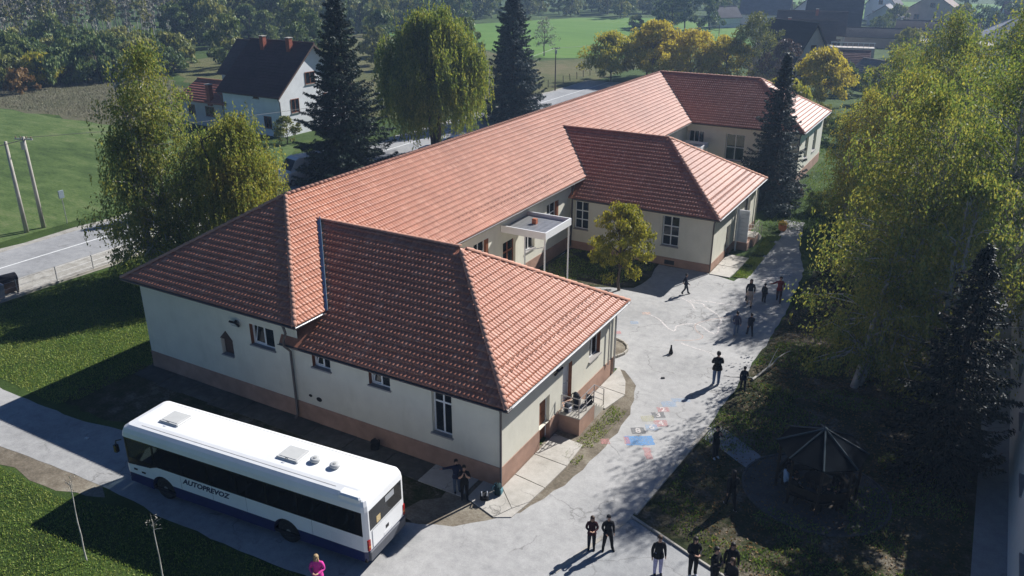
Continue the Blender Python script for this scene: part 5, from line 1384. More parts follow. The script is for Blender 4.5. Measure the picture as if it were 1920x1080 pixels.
tree('thin_tree', (-34.0, 139, 0), 'thin half-bare tree in front of the black gable roof', w, c, 'olive', 'bark_pale')
w, c = broadleaf(78, 7.4, 4.2, .2, 60, 70, .16, None, .1, .2, tr=.12, low=.2, shell=.5)
tree('plum_tree', (-28.6, 136, 0), 'dark purple plum tree before the black gable', w, c, 'purple', 'bark')
w, c = broadleaf(79, 7.6, 3.4, .3, 70, 14, .14, lambda t: math.sin(math.pi * (.2 + .76 * t)) ** .7, 0, .2, tr=.15, low=.28, shell=.4)
tree('bare_tree', (-83.0, 158, 0), 'bare round-headed tree at the edge of the green field', w, c, 'twig', 'bark')
w, c = broadleaf(80, 4.2, 2.6, .1, 50, 60, .16, None, 0, .25, tr=.08, low=.05, shell=.5)
tree('plum_tree', (-88.0, 83, 0), 'reddish bare shrub tree by the white house roof', w, c, 'purple', 'bark')
w, c = broadleaf(81, 3.0, 1.8, .1, 30, 70, .12, None, 0, .3, tr=.06, low=.05, shell=.5)
tree('garden_bush', (-68.0, 67.0, 0), 'grey-green bush at the foot of the white house', w, c, 'olive', 'bark', 'bush')
# garden bushes by the far wing
def bush(name, loc, h, r, seed, mat, label, leaf=.07, n=34, per=130):
    w, c = broadleaf(seed, h, r, .05, n, per, leaf, lambda t: math.sin(math.pi * (.3 + .66 * t)) ** .5, 0, .3, tr=.04, low=.08, shell=.5)
    return tree(name, loc, label, w, c, mat, 'bark', 'bush')
bush('round_bush', (-13.3, 73.0, 0), 1.5, .95, 91, 'purple', 'round greyish bush at the foot of the blue-green spruce')
bush('juniper_bush', (-13.2, 66.8, 0), .8, 1.2, 92, 'spruce_blue', 'low blue juniper beyond the middle wing')
bush('garden_shrub', (-10.4, 69.5, 0), 1.8, 1.3, 93, 'birch_dark', 'green shrub under the slim birch by the path')
bush('garden_shrub', (-8.6, 72.8, 0), 2.4, 1.6, 94, 'willow', 'yellow-green shrub at the far end of the path')

# --- woodland behind the fields: prototypes shared by copies
def proto(seed, h, r, mat, n, per, leaf, low=.12, bark='bark', tr=.18, shell=.45, prof=None, stems=1):
    w, c = broadleaf(seed, h, r, .2, n, per, leaf, prof or (lambda t: math.sin(math.pi * (.2 + .78 * t)) ** .55), .1, .24, tr=tr, low=low, shell=shell, stems=stems)
    V = np.concatenate(c); WV = np.array(w.v); WF = []
    for f in w.f:
        if len(f) == 4: WF.append(f)
    WF = np.array(WF, np.int32)
    VV = np.concatenate([V, WV]); FF = np.concatenate([quads(len(V) // 4), WF + len(V)])
    mi = np.concatenate([np.zeros(len(V) // 4, np.int32), np.ones(len(WF), np.int32)])
    return np_mesh('woodland_tree', VV, FF, [LM[mat], M[bark]], mi)
tall = lambda t: .5 + .5 * math.sin(math.pi * (.1 + .85 * t))
PR = {'g1': proto(101, 9.5, 4.2, 'green', 42, 70, .34), 'g2': proto(102, 10.5, 4.6, 'green', 46, 70, .36), 'g3': proto(103, 8.0, 4.4, 'olive', 42, 70, .34), 'g4': proto(104, 9.0, 3.6, 'olive', 40, 64, .32, prof=tall), 'g5': proto(109, 11.5, 4.0, 'green', 46, 66, .34, prof=tall),
      'y': proto(105, 6.0, 3.2, 'lime', 36, 70, .26), 'r': proto(106, 7.0, 3.4, 'rust', 36, 64, .28), 's1': proto(107, 4.2, 3.0, 'olive', 34, 70, .24, .04), 's2': proto(108, 3.6, 2.8, 'green', 32, 70, .24, .04), 's3': proto(110, 3.2, 2.4, 'rust', 28, 50, .22, .04), 's4': proto(112, 5.2, 3.2, 'green', 36, 70, .26, .04),
      'p': proto(111, 16.0, 1.7, 'twig', 34, 36, .24, .25, 'bark_pale', .13, .3, tall), 'p2': proto(113, 15.0, 1.9, 'olive', 34, 26, .26, .35, 'bark_pale', .12, .3, tall)}
n_wood = [0]
def wtree(key, x, y, s, label, group, name='woodland_tree'):
    o = link(name, PR[key], None, (x, y, -.1)); o.rotation_euler = (0, 0, random.uniform(0, 6.28)); o.scale = (s * random.uniform(.9, 1.12), s * random.uniform(.9, 1.12), s * random.uniform(.88, 1.15))
    tag(o, label, 'tree' if name != 'woodland_shrub' else 'shrub', group); n_wood[0] += 1
    return o
def fill(poly, step, keys, s0, s1, label, group, name='woodland_tree', jit=.42, seed=0):
    r_ = random.Random(seed); random.seed(seed)
    xs = [p[0] for p in poly]; ys_ = [p[1] for p in poly]; y = min(ys_); n = 0
    def ins(a, b):
        c = False
        for (x0, y0), (x1, y1) in zip(poly, poly[1:] + poly[:1]):
            if (y0 > b) != (y1 > b) and a < (x1 - x0) * (b - y0) / (y1 - y0) + x0: c = not c
        return c
    while y < max(ys_):
        x = min(xs)
        while x < max(xs):
            a, b = x + r_.uniform(-jit, jit) * step, y + r_.uniform(-jit, jit) * step
            if ins(a, b): wtree(r_.choice(keys), a, b, r_.uniform(s0, s1), label, group, name); n += 1
            x += step
        y += step
    return n
LP_, GP_ = 'thin pale-stemmed poplar of the bare grove at the upper left', 'bare poplar grove'
LW_, GW_ = 'dense green tree of the woodland behind the white house', 'woodland trees behind the white house'
LC_, GC_ = 'green tree of the wood behind the weeping willow', 'wood behind the willow'
LF_, GF_ = 'distant hazy tree beyond the bright green field', 'far tree line beyond the field'
fill([(-186, 108), (-172, 128), (-200, 168), (-262, 150), (-240, 112)], 4.8, ['p', 'p', 'p2'], .85, 1.15, LP_, GP_, 'poplar_tree', seed=1)
fill([(-152, 128), (-172, 132), (-205, 172), (-262, 200), (-200, 222), (-152, 188), (-146, 150)], 8.2, ['g1', 'g2', 'g3', 'g4', 'g5'], .85, 1.2, LW_, GW_, seed=2)
fill([(-140, 176), (-153, 190), (-200, 226), (-215, 262), (-160, 275), (-141, 232)], 9.0, ['g1', 'g2', 'g3', 'g5', 'g4'], .85, 1.2, LC_, GC_, seed=3)
fill([(-142, 252), (-160, 280), (-140, 345), (-60, 352), (-74, 290), (-100, 286), (-126, 268)], 12.5, ['g1', 'g2', 'g3', 'g4'], .8, 1.25, LF_, GF_, 'distant_tree', seed=4)
LS_, GS_ = 'shrub of the wild hedge between the weeds and the woodland', 'wild hedge shrubs'
fill([(-128, 74), (-146, 72), (-178, 104), (-166, 118), (-148, 118), (-128, 104)], 5.4, ['s1', 's2', 's4', 's3', 's1', 's4'], .9, 1.5, LS_, GS_, 'woodland_shrub', seed=5)
wtree('y', -133.5, 79.5, 1.05, 'bright yellow-green shrub standing out of the hedge at the left', None)
wtree('r', -172, 146, 1.25, 'rust-orange tree at the foot of the woodland', None)
wtree('g2', -126, 112, .9, 'dark round tree at the corner of the hedge above the birch', None)
for x, y, k, s, lb in [(-131, 88, 's4', 1.3, 'dark dense shrub in front of the poplar grove'), (-120, 108, 'g3', .8, 'olive tree left of the white house roof'), (-112, 116, 'g1', .75, 'green tree above the barn roof'), (-107, 112, 's3', 1.2, 'reddish shrub behind the barn'),
      (-104, 128, 'g4', .8, 'slender tree behind the white house chimneys'), (-95, 130, 'g2', .8, 'tree behind the right chimney of the white house'), (-118, 126, 'g5', .8, 'tall tree rising over the barn'), (-88, 136, 'g1', .8, 'tree beside the tip of the left spruce'), (-112, 140, 'g2', .9, 'broad tree in the gap left of the spruce'), (-126, 130, 'g5', .9, 'dark tree behind the hedge corner'),
      (-84, 240, 'g2', 1.2, 'large bluish tree mass right of the bright field'), (-78, 234, 'g5', 1.1, 'tall dark tree beside the white cottage'), (-72, 238, 'g2', 1.1, 'dark tree overhanging the white cottage'), (-88, 246, 'g1', 1.2, 'tree behind the large bluish mass'), (-112, 268, 'g4', .95, 'lone tree standing on the bright green field'), (-90.5, 229, 's1', 1.0, 'small lone shrub tree on the bright field'),
      (-58, 172, 's3', 1.5, 'bare grey bush beyond the yellow trees'), (-63, 176, 's3', 1.4, 'second bare grey bush beyond the yellow trees'), (-68, 178, 's1', 1.0, 'low bush along the field edge'), (-46, 296, 'g1', 1.0, 'tree between the bluish house and the village row'), (-26, 262, 'g3', .9, 'tree behind the long barns'), (-28, 250, 's4', 1.0, 'green bush before the grey cottage'),
      (-10, 258, 'g3', .9, 'olive tree right of the tan house'), (-4, 250, 's4', 1.3, 'bush on the lane before the tan house'), (2, 262, 'g1', .9, 'tree left of the hip-roofed bungalow'), (8, 256, 'g2', .9, 'tree behind the hip-roofed bungalow'), (-15, 180, 'g3', .75, 'green garden tree between birches and brown shed'), (-10, 188, 's4', 1.2, 'garden bush behind the birch tops'), (-16, 192, 's1', 1.3, 'olive garden bush near the pale store'), (-5, 182, 'g4', .7, 'slim garden tree above the birches'), (3, 195, 's4', 1.2, 'bush in front of the bungalow'), (9, 190, 'g3', .7, 'olive tree at the right edge before the bungalow'),
      (-12, 320, 'g2', 1.1, 'distant tree behind the tan house'), (0, 330, 'g1', 1.2, 'distant bluish tree at the upper right'), (10, 318, 'g2', 1.2, 'broad distant tree at the upper right corner'), (-46, 330, 'g1', 1.2, 'distant tree above the village'), (18, 326, 'g3', 1.1, 'olive distant tree at the upper right corner'), (4, 300, 's4', 1.4, 'distant bush below the upper right corner')]:
    wtree(k, x, y, s, lb, None, 'garden_tree')
for x, y, k, s, lb in [(-12.5, 100, 's4', .8, 'green shrub on the lawn behind the far wing'), (-17, 104, 's1', .8, 'olive shrub behind the eaves of the far wing'), (-9, 96, 's2', 1.0, 'shrub between the far wing and the birches'), (-14, 130, 'g3', .6, 'small olive tree before the grey-brown shed'), (-9, 128, 's4', 1.3, 'round shrub behind the park birches'), (-5, 120, 'g1', .6, 'small green tree above the birch crowns'), (-19, 136, 's4', 1.0, 'shrub in front of the ribbed shed')]:
    wtree(k, x, y, s, lb, None, 'garden_tree')

# --- undergrowth that nobody could count: weeds, grass tufts, fallen leaves
def in_poly(P, poly):
    x, y = P[:, 0], P[:, 1]; c = np.zeros(len(P), bool)
    for (x0, y0), (x1, y1) in zip(poly, poly[1:] + poly[:1]):
        if y0 == y1: continue
        m = ((y0 > y) != (y1 > y)) & (x < (x1 - x0) * (y - y0) / (y1 - y0) + x0); c ^= m
    return c
def scatter(poly, n, seed):
    rg = np.random.default_rng(seed); p = np.array(poly); lo, hi = p.min(0), p.max(0); P = rg.uniform(lo, hi, (int(n * 2.4), 2)); P = P[in_poly(P, poly)][:n]
    return np.c_[P, np.zeros(len(P))], rg
def patchy(P, sc, thr, seed):
    rg = np.random.default_rng(seed); k = rg.normal(size=(7, 2)) / sc; ph = rg.uniform(0, 6.28, 7)
    return np.sin(P[:, :2] @ k.T + ph).sum(1) > thr
def tufts(name, poly, n, seed, h, w, mat, label, cat, thr=None, sc=1.2, hang=(0, 0, 1.0)):
    P, rg = scatter(poly, n, seed)
    if thr is not None: P = P[patchy(P, sc, thr, seed)]
    C = P + np.array([0, 0, h * .55])
    s = np.full(len(C), h)
    o = link(name, np_mesh(name, leaves(C, s * .8, rg, w, np.array(hang)), quads(len(C)), LM[mat])); tag(o, label, cat, kind='stuff')
    return o
tufts('dry_weeds', [(-84, 64.6), (-100.5, 64.8), (-119.5, 64.6), (-150, 56), (-180, 100), (-132, 101), (-118, 92), (-96, 84)], 30000, 201, .22, .13, 'weed', 'dry grey-brown weeds between the left field and the hedge', 'weeds')
tufts('lawn_grass', [(-36, 2), (-35, 14.4), (-29, 14.3), (-26, 15.2), (-16.4, 15.8), (-16.4, 2)], 70000, 202, .062, .28, 'blade', 'short lawn grass in front of the bus', 'grass')
tufts('lawn_grass', [(-50, 19.2), (-36, 18.6), (-35.4, 19.5), (-35.4, 38), (-49.8, 38)], 80000, 203, .065, .28, 'blade', 'lawn grass left of the school wall', 'grass')
tufts('verge_grass', [(-12.9, 26.8), (-12.1, 26.4), (-11.9, 31.6), (-12.75, 31.9)], 1100, 204, .075, .25, 'blade', 'grass fringe along the porch of the near wing', 'grass', -2.0, .35)
tufts('verge_grass', [(-12.4, 51.2), (-11.5, 51.5), (-11.6, 61.5), (-12.6, 61)], 6000, 205, .10, .25, 'blade', 'grass fringe along the middle wing path', 'grass', -1, .6)
tufts('garden_grass', [(-13.6, 63.5), (-8, 63.5), (2, 110), (-30, 110), (-13.6, 90)], 26000, 206, .12, .25, 'blade', 'garden grass beyond the middle wing', 'grass')
tufts('park_grass', [(-8.2, 25), (-5.8, 23.8), (2.4, 21), (2.4, 62), (-7.6, 62)], 60000, 207, .085, .28, 'blade', 'patchy grass of the shaded park', 'grass', .2, 1.1)
tufts('courtyard_turf', [(-24.2, 44.9), (-24.2, 51.0), (-17.8, 51.0), (-17.4, 48.6), (-17.8, 46.4), (-20, 45.2)], 7000, 208, .09, .25, 'blade', 'turf under the courtyard tree', 'grass', -1)
P, rg = scatter([(-8.0, 25.5), (-5.5, 24), (2.3, 21.5), (2.3, 60), (-7.6, 60)], 16000, 210)
C = P + np.array([0, 0, .03]); o = link('fallen_leaves', np_mesh('fallen_leaves', leaves(C, np.full(len(C), .05), rg, .6, None, 4.0), quads(len(C)), LM['rust'])); tag(o, 'brown fallen leaves strewn over the park ground', 'leaves', kind='stuff')

# ================================================================== PEOPLE
SKIN = surf('skin', (.46, .27, .19), .08, 10, .6)
HAIR = {k: surf('hair_' + k, c, .2, 30, .6) for k, c in {'dark': (.018, .012, .010), 'brown': (.06, .035, .02), 'blond': (.36, .25, .13)}.items()}
EYE = surf('eye_dark', (.01, .01, .01), 0, 1, .3)
cloth_cache = {}
def cloth(c):
    if c not in cloth_cache: cloth_cache[c] = surf('cloth', c, .18, 14, .9, .3, 40, .004)
    return cloth_cache[c]

def person(loc, rz, label, h=1.7, top=(.02, .02, .025), legs=(.05, .06, .10), shoes=(.03, .03, .03), hair='dark', long_hair=False, pose='stand', skirt=None, wide=1.0, cap=None, bare_arms=False, bag=None, group=None, seed=0):
    rg = random.Random(seed * 7 + 3)
    s = h / 1.75
    J = {'pelvis': (0, 0, .96), 'spine': (0, .01, 1.14), 'chest': (0, .015, 1.34), 'neck': (0, .01, 1.485), 'jaw': (0, -.02, 1.565), 'head': (0, -.005, 1.655), 'top': (0, .0, 1.725), 'nose': (0, -.115, 1.63)}
    for sd, g in (('l', 1), ('r', -1)):
        J.update({'sh' + sd: (g * .175, .015, 1.415), 'el' + sd: (g * .235, .035, 1.14), 'wr' + sd: (g * .245, -.03, .90), 'pa' + sd: (g * .245, -.05, .825),
                  'hip' + sd: (g * .095, 0, .90), 'kn' + sd: (g * .105, -.015, .50), 'an' + sd: (g * .11, .02, .09), 'he' + sd: (g * .11, .05, .045), 'to' + sd: (g * .125, -.17, .035)})
    def leg(sd, kn, an, to):
        J['kn' + sd] = kn; J['an' + sd] = an; J['to' + sd] = to; J['he' + sd] = (an[0], an[1] + .04, max(.04, an[2] - .045))
    def arm(sd, el, wr, pa): J['el' + sd] = el; J['wr' + sd] = wr; J['pa' + sd] = pa
    if pose in ('walk', 'walk2', 'reach_walk'):
        a = 1 if pose != 'walk2' else -1; A, B = ('l', 'r') if a > 0 else ('r', 'l'); gA, gB = (1, -1) if a > 0 else (-1, 1)
        leg(A, (gA * .10, -.14, .51), (gA * .10, -.22, .10), (gA * .11, -.42, .06)); leg(B, (gB * .10, .05, .50), (gB * .10, .30, .16), (gB * .11, .14, .04))
        arm(A, (gA * .24, .14, 1.17), (gA * .25, .20, .94), (gA * .25, .19, .865)); arm(B, (gB * .24, -.04, 1.15), (gB * .22, -.22, .97), (gB * .21, -.28, .92))
    if pose == 'point': arm('r', (-.42, -.04, 1.47), (-.68, -.08, 1.53), (-.76, -.09, 1.54)); arm('l', (.25, -.02, 1.14), (.18, -.2, 1.05), (.13, -.25, 1.06))
    if pose == 'reach_walk': arm('r', (-.36, -.06, 1.28), (-.60, -.10, 1.22), (-.68, -.11, 1.21))
    if pose == 'face': arm('r', (-.25, -.10, 1.17), (-.10, -.25, 1.38), (-.06, -.22, 1.46)); arm('l', (.25, -.10, 1.17), (.10, -.25, 1.36), (.06, -.22, 1.45))
    if pose == 'phone': arm('r', (-.25, .0, 1.15), (-.10, -.24, 1.14), (-.05, -.30, 1.17)); arm('l', (.25, .0, 1.15), (.10, -.24, 1.14), (.05, -.30, 1.16)); J['head'] = (0, -.03, 1.65); J['nose'] = (0, -.135, 1.60); J['jaw'] = (0, -.045, 1.56)
    if pose == 'cross': arm('r', (-.25, -.03, 1.16), (-.02, -.21, 1.17), (.06, -.2, 1.19)); arm('l', (.25, -.03, 1.16), (.02, -.24, 1.13), (-.06, -.23, 1.14))
    if pose == 'wide': leg('l', (.16, -.05, .5), (.20, -.03, .09), (.26, -.2, .035)); leg('r', (-.14, .0, .5), (-.18, .04, .09), (-.22, -.13, .035)); arm('r', (-.25, .03, 1.15), (-.16, -.16, 1.0), (-.13, -.2, .97))
    if pose == 'sit':
        for k in J: J[k] = (J[k][0], J[k][1], J[k][2] - .46)
        for sd, g in (('l', 1), ('r', -1)):
            J['hip' + sd] = (g * .1, -.02, .46); leg(sd, (g * .15, -.44, .50), (g * .15, -.46, .09), (g * .17, -.64, .035)); arm(sd, (g * .24, -.10, .72), (g * .12, -.33, .62), (g * .08, -.40, .60))
        J['pelvis'] = (0, 0, .50); J['spine'] = (0, -.03, .68); J['chest'] = (0, -.07, .87); J['neck'] = (0, -.09, 1.02); J['jaw'] = (0, -.13, 1.10); J['head'] = (0, -.12, 1.19); J['top'] = (0, -.11, 1.26); J['nose'] = (0, -.235, 1.17)
    names = list(J); idx = {n: i for i, n in enumerate(names)}
    V = [Vector(J[n]) for n in names]
    RD = {'pelvis': (.170 * wide, .125), 'spine': (.160 * wide, .122), 'chest': (.178 * wide, .125), 'neck': (.058, .058), 'jaw': (.066, .07), 'head': (.085, .098), 'top': (.06, .07), 'nose': (.016, .016)}
    for sd in 'lr': RD.update({'sh' + sd: (.082, .082), 'el' + sd: (.063, .063), 'wr' + sd: (.043, .043), 'pa' + sd: (.036, .022), 'hip' + sd: (.115, .115), 'kn' + sd: (.084, .084), 'an' + sd: (.066, .066), 'he' + sd: (.045, .045), 'to' + sd: (.042, .034)})
    E_ = [('pelvis', 'spine'), ('spine', 'chest'), ('chest', 'neck'), ('neck', 'jaw'), ('jaw', 'head'), ('head', 'top'), ('head', 'nose')]
    reg = ['top', 'top', 'top', 'skin', 'skin', 'skin', 'skin']
    for sd in 'lr':
        E_ += [('chest', 'sh' + sd), ('sh' + sd, 'el' + sd), ('el' + sd, 'wr' + sd), ('wr' + sd, 'pa' + sd), ('pelvis', 'hip' + sd), ('hip' + sd, 'kn' + sd), ('kn' + sd, 'an' + sd), ('an' + sd, 'he' + sd), ('an' + sd, 'to' + sd)]
        reg += ['top', 'top', 'skin' if bare_arms else 'top', 'skin', 'legs', 'legs', 'legs', 'shoes', 'shoes']
    radii = [RD[n] for n in names]
    edges = [(idx[a], idx[b]) for a, b in E_]
    for sd, g in (('l', 1), ('r', -1)):                       # five fingers each, curled, thumb from the side of the palm
        pa, wr = V[idx['pa' + sd]], V[idx['wr' + sd]]; d = (pa - wr).normalized(); side = Vector((0, -1, 0)) if abs(d.y) < .7 else Vector((g, 0, 0)); side = (side - d * side.dot(d)).normalized(); nrm = d.cross(side)
        for k in range(5):
            off = (k - 1.5) * .019; Lf = (.062, .072, .068, .055)[k] if k < 4 else .05
            if k < 4: p1 = pa + side * off + d * (.03 + Lf * .5); p2 = pa + side * off + d * (.03 + Lf * .85) + nrm * (-g * .02)
            else: p0 = pa - d * .02; p1 = p0 - side * -.045 + d * .02; p2 = p1 + d * .035
            i = len(V); V += [p1, p2]; radii += [(.0095, .0095), (.0075, .0075)]; edges += [(idx['pa' + sd], i), (i, i + 1)]; reg += ['skin', 'skin']
    me = bpy.data.meshes.new('body'); me.from_pydata([v * s for v in V], edges, []); me.update()
    tmp = bpy.data.objects.new('body', me); col.objects.link(tmp)
    md = tmp.modifiers.new('skin', 'SKIN'); md.use_smooth_shade = True; md.branch_smoothing = .4
    for i, sv_ in enumerate(me.skin_vertices[0].data): sv_.radius = (radii[i][0] * s, radii[i][1] * s); sv_.use_root = (i == 0)
    sb = tmp.modifiers.new('sub', 'SUBSURF'); sb.levels = 1; sb.render_levels = 1
    dg = bpy.context.evaluated_depsgraph_get()
    body = bpy.data.meshes.new_from_object(tmp.evaluated_get(dg)); body.name = 'body'
    bpy.data.objects.remove(tmp)
    mats = {'skin': SKIN, 'top': cloth(top), 'legs': cloth(legs), 'shoes': cloth(shoes)}; order = list(mats)
    body.materials.clear()
    for k in order: body.materials.append(mats[k])
    body.materials.append(EYE)
    A = np.array([V[a] for a, b in edges]) * s; B = np.array([V[b] for a, b in edges]) * s
    cen = np.empty(len(body.polygons) * 3); body.polygons.foreach_get('center', cen); cen = cen.reshape(-1, 3)
    AB = B - A; t = np.clip(((cen[:, None] - A) * AB).sum(2) / ((AB ** 2).sum(1) + 1e-9), 0, 1)
    rr_ = np.array([(radii[a][0] + radii[b][0]) / 2 for a, b in edges]) * s
    D = np.linalg.norm(cen[:, None] - (A + t[..., None] * AB), axis=2) - rr_ * .9
    near = D.argmin(1); mi = np.array([order.index(reg[k]) for k in near]); mi[near == 2] = np.where(cen[near == 2, 2] > V[idx['neck']].z * s + .01, 0, 1)
    body.polygons.foreach_set('material_index', mi.astype(np.int32)); body.update()
    root = empty('person', loc, rz); tag(root, label, 'person', group)
    link('body', body, root)
    hd = V[idx['head']] * s
    hm = MB(); n = 12
    prof = [(.0, .118), (.05, .112), (.085, .085), (.102, .045), (.106, .0), (.100, -.045)] + ([(.105, -.12), (.11, -.20), (.10, -.27), (.05, -.30)] if long_hair else [(.085, -.075)])
    vs = []
    for r_, z in prof:
        for k in range(n):
            a = 2 * math.pi * k / n; y = math.sin(a)
            front = y < -.35
            zz = z if not (front and z < .035) else .045
            rad = r_ if not (front and z < .035) else .088
            vs.append((hd.x + rad * s * math.cos(a) * .93, hd.y + .012 * s + rad * s * y * 1.03, hd.z + zz * s + .01))
    hm.add(vs, [(i * n + k, (i + 1) * n + k, (i + 1) * n + (k + 1) % n, i * n + (k + 1) % n) for i in range(len(prof) - 1) for k in range(n)])
    if cap is None: hm.build('hair', HAIR[hair], root, True)
    else:
        hm.build('cap', cloth(cap), root, True); 
    fm = MB()
    for g in (-1, 1): fm.lathe([(.004, -.008), (.011, 0), (.004, .008)], 6, (hd.x + g * .034 * s, hd.y - .092 * s, hd.z + .005), 0)
    fm.box(hd.x - .025 * s, hd.x + .025 * s, hd.y - .095 * s, hd.y - .082 * s, hd.z - .072 * s, hd.z - .062 * s)
    fm.build('face', EYE, root)
    # jacket hem / skirt follows the hips
    if pose != 'sit':
        wz = .84 if not skirt else .45
        pr = [(.165 * wide, 1.04), (.192 * wide, .93), ((.205 if not skirt else .22) * wide, wz)]
        jm = MB(); vs = [(r_ * s * math.cos(2 * math.pi * k / 14), r_ * .80 * s * math.sin(2 * math.pi * k / 14), z * s) for r_, z in pr for k in range(14)]
        jm.add(vs, [(i * 14 + k, (i + 1) * 14 + k, (i + 1) * 14 + (k + 1) % 14, i * 14 + (k + 1) % 14) for i in range(2) for k in range(14)])
        jm.build('skirt' if skirt else 'jacket_hem', cloth(skirt or top), root, True)
    if bag:
        w_ = V[idx['parl'[0:2] + 'r']] * s
        b = MB().bbox(w_.x - .05, w_.x + .05, w_.y - .14, w_.y + .14, w_.z - .42, w_.z - .18, .02).tube([(w_.x, w_.y - .10, w_.z - .2), (w_.x, w_.y, w_.z - .02), (w_.x, w_.y + .10, w_.z - .2)], .012, 6).build('handbag', cloth(bag))
        b.location = Matrix.Rotation(rz, 3, 'Z') @ Vector((0, 0, 0)) + Vector(loc); b.rotation_euler = (0, 0, rz); tag(b, 'dark handbag carried by the woman in blazer and pale dress', 'handbag')
    return root

BK, NV, JN = (.012, .012, .014), (.015, .018, .035), (.06, .09, .16)
person((-15.45, 22.45, 0), R(55), 'boy in navy hoodie stretching one arm out beside the shaded wall', 1.55, (.02, .025, .055), (.09, .12, .17), BK, 'dark', pose='point', seed=1)
person((-14.95, 22.25, 0), R(35), 'boy in black T-shirt holding both hands to his face near the wall corner', 1.56, BK, BK, (.04, .04, .04), 'dark', pose='face', bare_arms=True, seed=2)
person((-9.36, 22.05, 0), R(25), 'long-haired child in dark maroon jacket with hands together on the yard', 1.47, (.045, .012, .016), (.02, .02, .025), BK, 'brown', True, 'phone', seed=3)
person((-8.84, 22.3, 0), R(40), 'child in black with dark cap and legs apart on the slab joint', 1.53, BK, BK, BK, 'dark', pose='wide', cap=(.01, .01, .012), seed=4)
person((-6.82, 22.0, 0), R(35), 'youth in black hoodie and pale lilac trousers on the paved slab', 1.66, BK, (.42, .40, .56), (.05, .05, .05), 'brown', pose='stand', seed=5)
person((-5.75, 22.55, 0), R(40), 'girl in black with white shoes standing at the kerb', 1.66, BK, BK, (.55, .55, .58), 'dark', True, 'phone', seed=6)
person((-4.95, 22.35, 0), R(70), 'youth in black at the left of the dark group by the kerb', 1.70, BK, (.02, .02, .025), (.5, .5, .55), 'dark', pose='cross', seed=7)
person((-4.55, 22.85, 0), R(20), 'pale-faced girl at the back of the dark group by the kerb', 1.68, BK, BK, BK, 'dark', True, 'stand', seed=8)
person((-4.35, 22.15, 0), R(-25), 'person in black bending towards the dark group at the lower picture edge', 1.66, (.02, .018, .018), BK, BK, 'brown', True, 'phone', seed=9)
person((-5.65, 26.85, 0), R(215), 'person in long black clothes with white shoes walking off across the park', 1.78, BK, BK, (.6, .6, .62), 'dark', True, 'walk', seed=10)
person((-7.2, 29.95, 0), R(60), 'child in black with white trainers and raised hands at the garden path', 1.58, BK, (.03, .03, .035), (.65, .65, .68), 'dark', pose='face', seed=11)
person((-9.07, 36.25, 0), R(205), 'broad man in black jacket and blue jeans standing on the yard', 1.88, (.016, .014, .014), (.10, .15, .26), BK, 'dark', pose='cross', wide=1.2, seed=12)
person((-7.75, 36.35, 0), R(200), 'small child in dark clothes in the tree shade right of the broad man', 1.35, NV, (.02, .022, .03), BK, 'dark', pose='walk', seed=13)
person((-9.82, 42.5, 0), R(195), 'child in dark jacket and blue jeans, left of the two walking over chalk lines', 1.46, (.03, .035, .07), (.10, .14, .22), BK, 'dark', pose='walk2', seed=14)
person((-9.1, 42.75, 0), R(215), 'child in dark jacket and black trousers, right of two walking over chalk lines', 1.42, NV, (.02, .022, .03), BK, 'dark', pose='walk', seed=15)
person((-10.25, 46.95, 0), R(15), 'woman in black blazer over a pale dress walking with a handbag', 1.78, BK, (.40, .30, .24), BK, 'brown', True, 'walk', skirt=(.50, .40, .33), bag=(.03, .025, .025), seed=16)
person((-9.62, 48.0, 0), R(160), 'small child in black led by the hand of the person in red', 1.28, BK, (.02, .02, .025), BK, 'dark', pose='stand', seed=17)
person((-8.85, 48.55, 0), R(10), 'person in dark red jacket reaching out to the small child', 1.68, (.20, .018, .022), (.05, .02, .022), BK, 'dark', pose='reach_walk', seed=18)
person((-14.25, 46.85, 0), R(110), 'boy in dark clothes walking out of the shade of the courtyard', 1.40, NV, (.03, .035, .05), BK, 'dark', pose='walk', seed=19)
person((-16.35, 15.45, 0), R(30), 'blond woman in bright pink jacket at the lower picture edge beside the bus', 1.66, (.62, .05, .30), (.03, .03, .05), BK, 'blond', True, 'phone', seed=20)

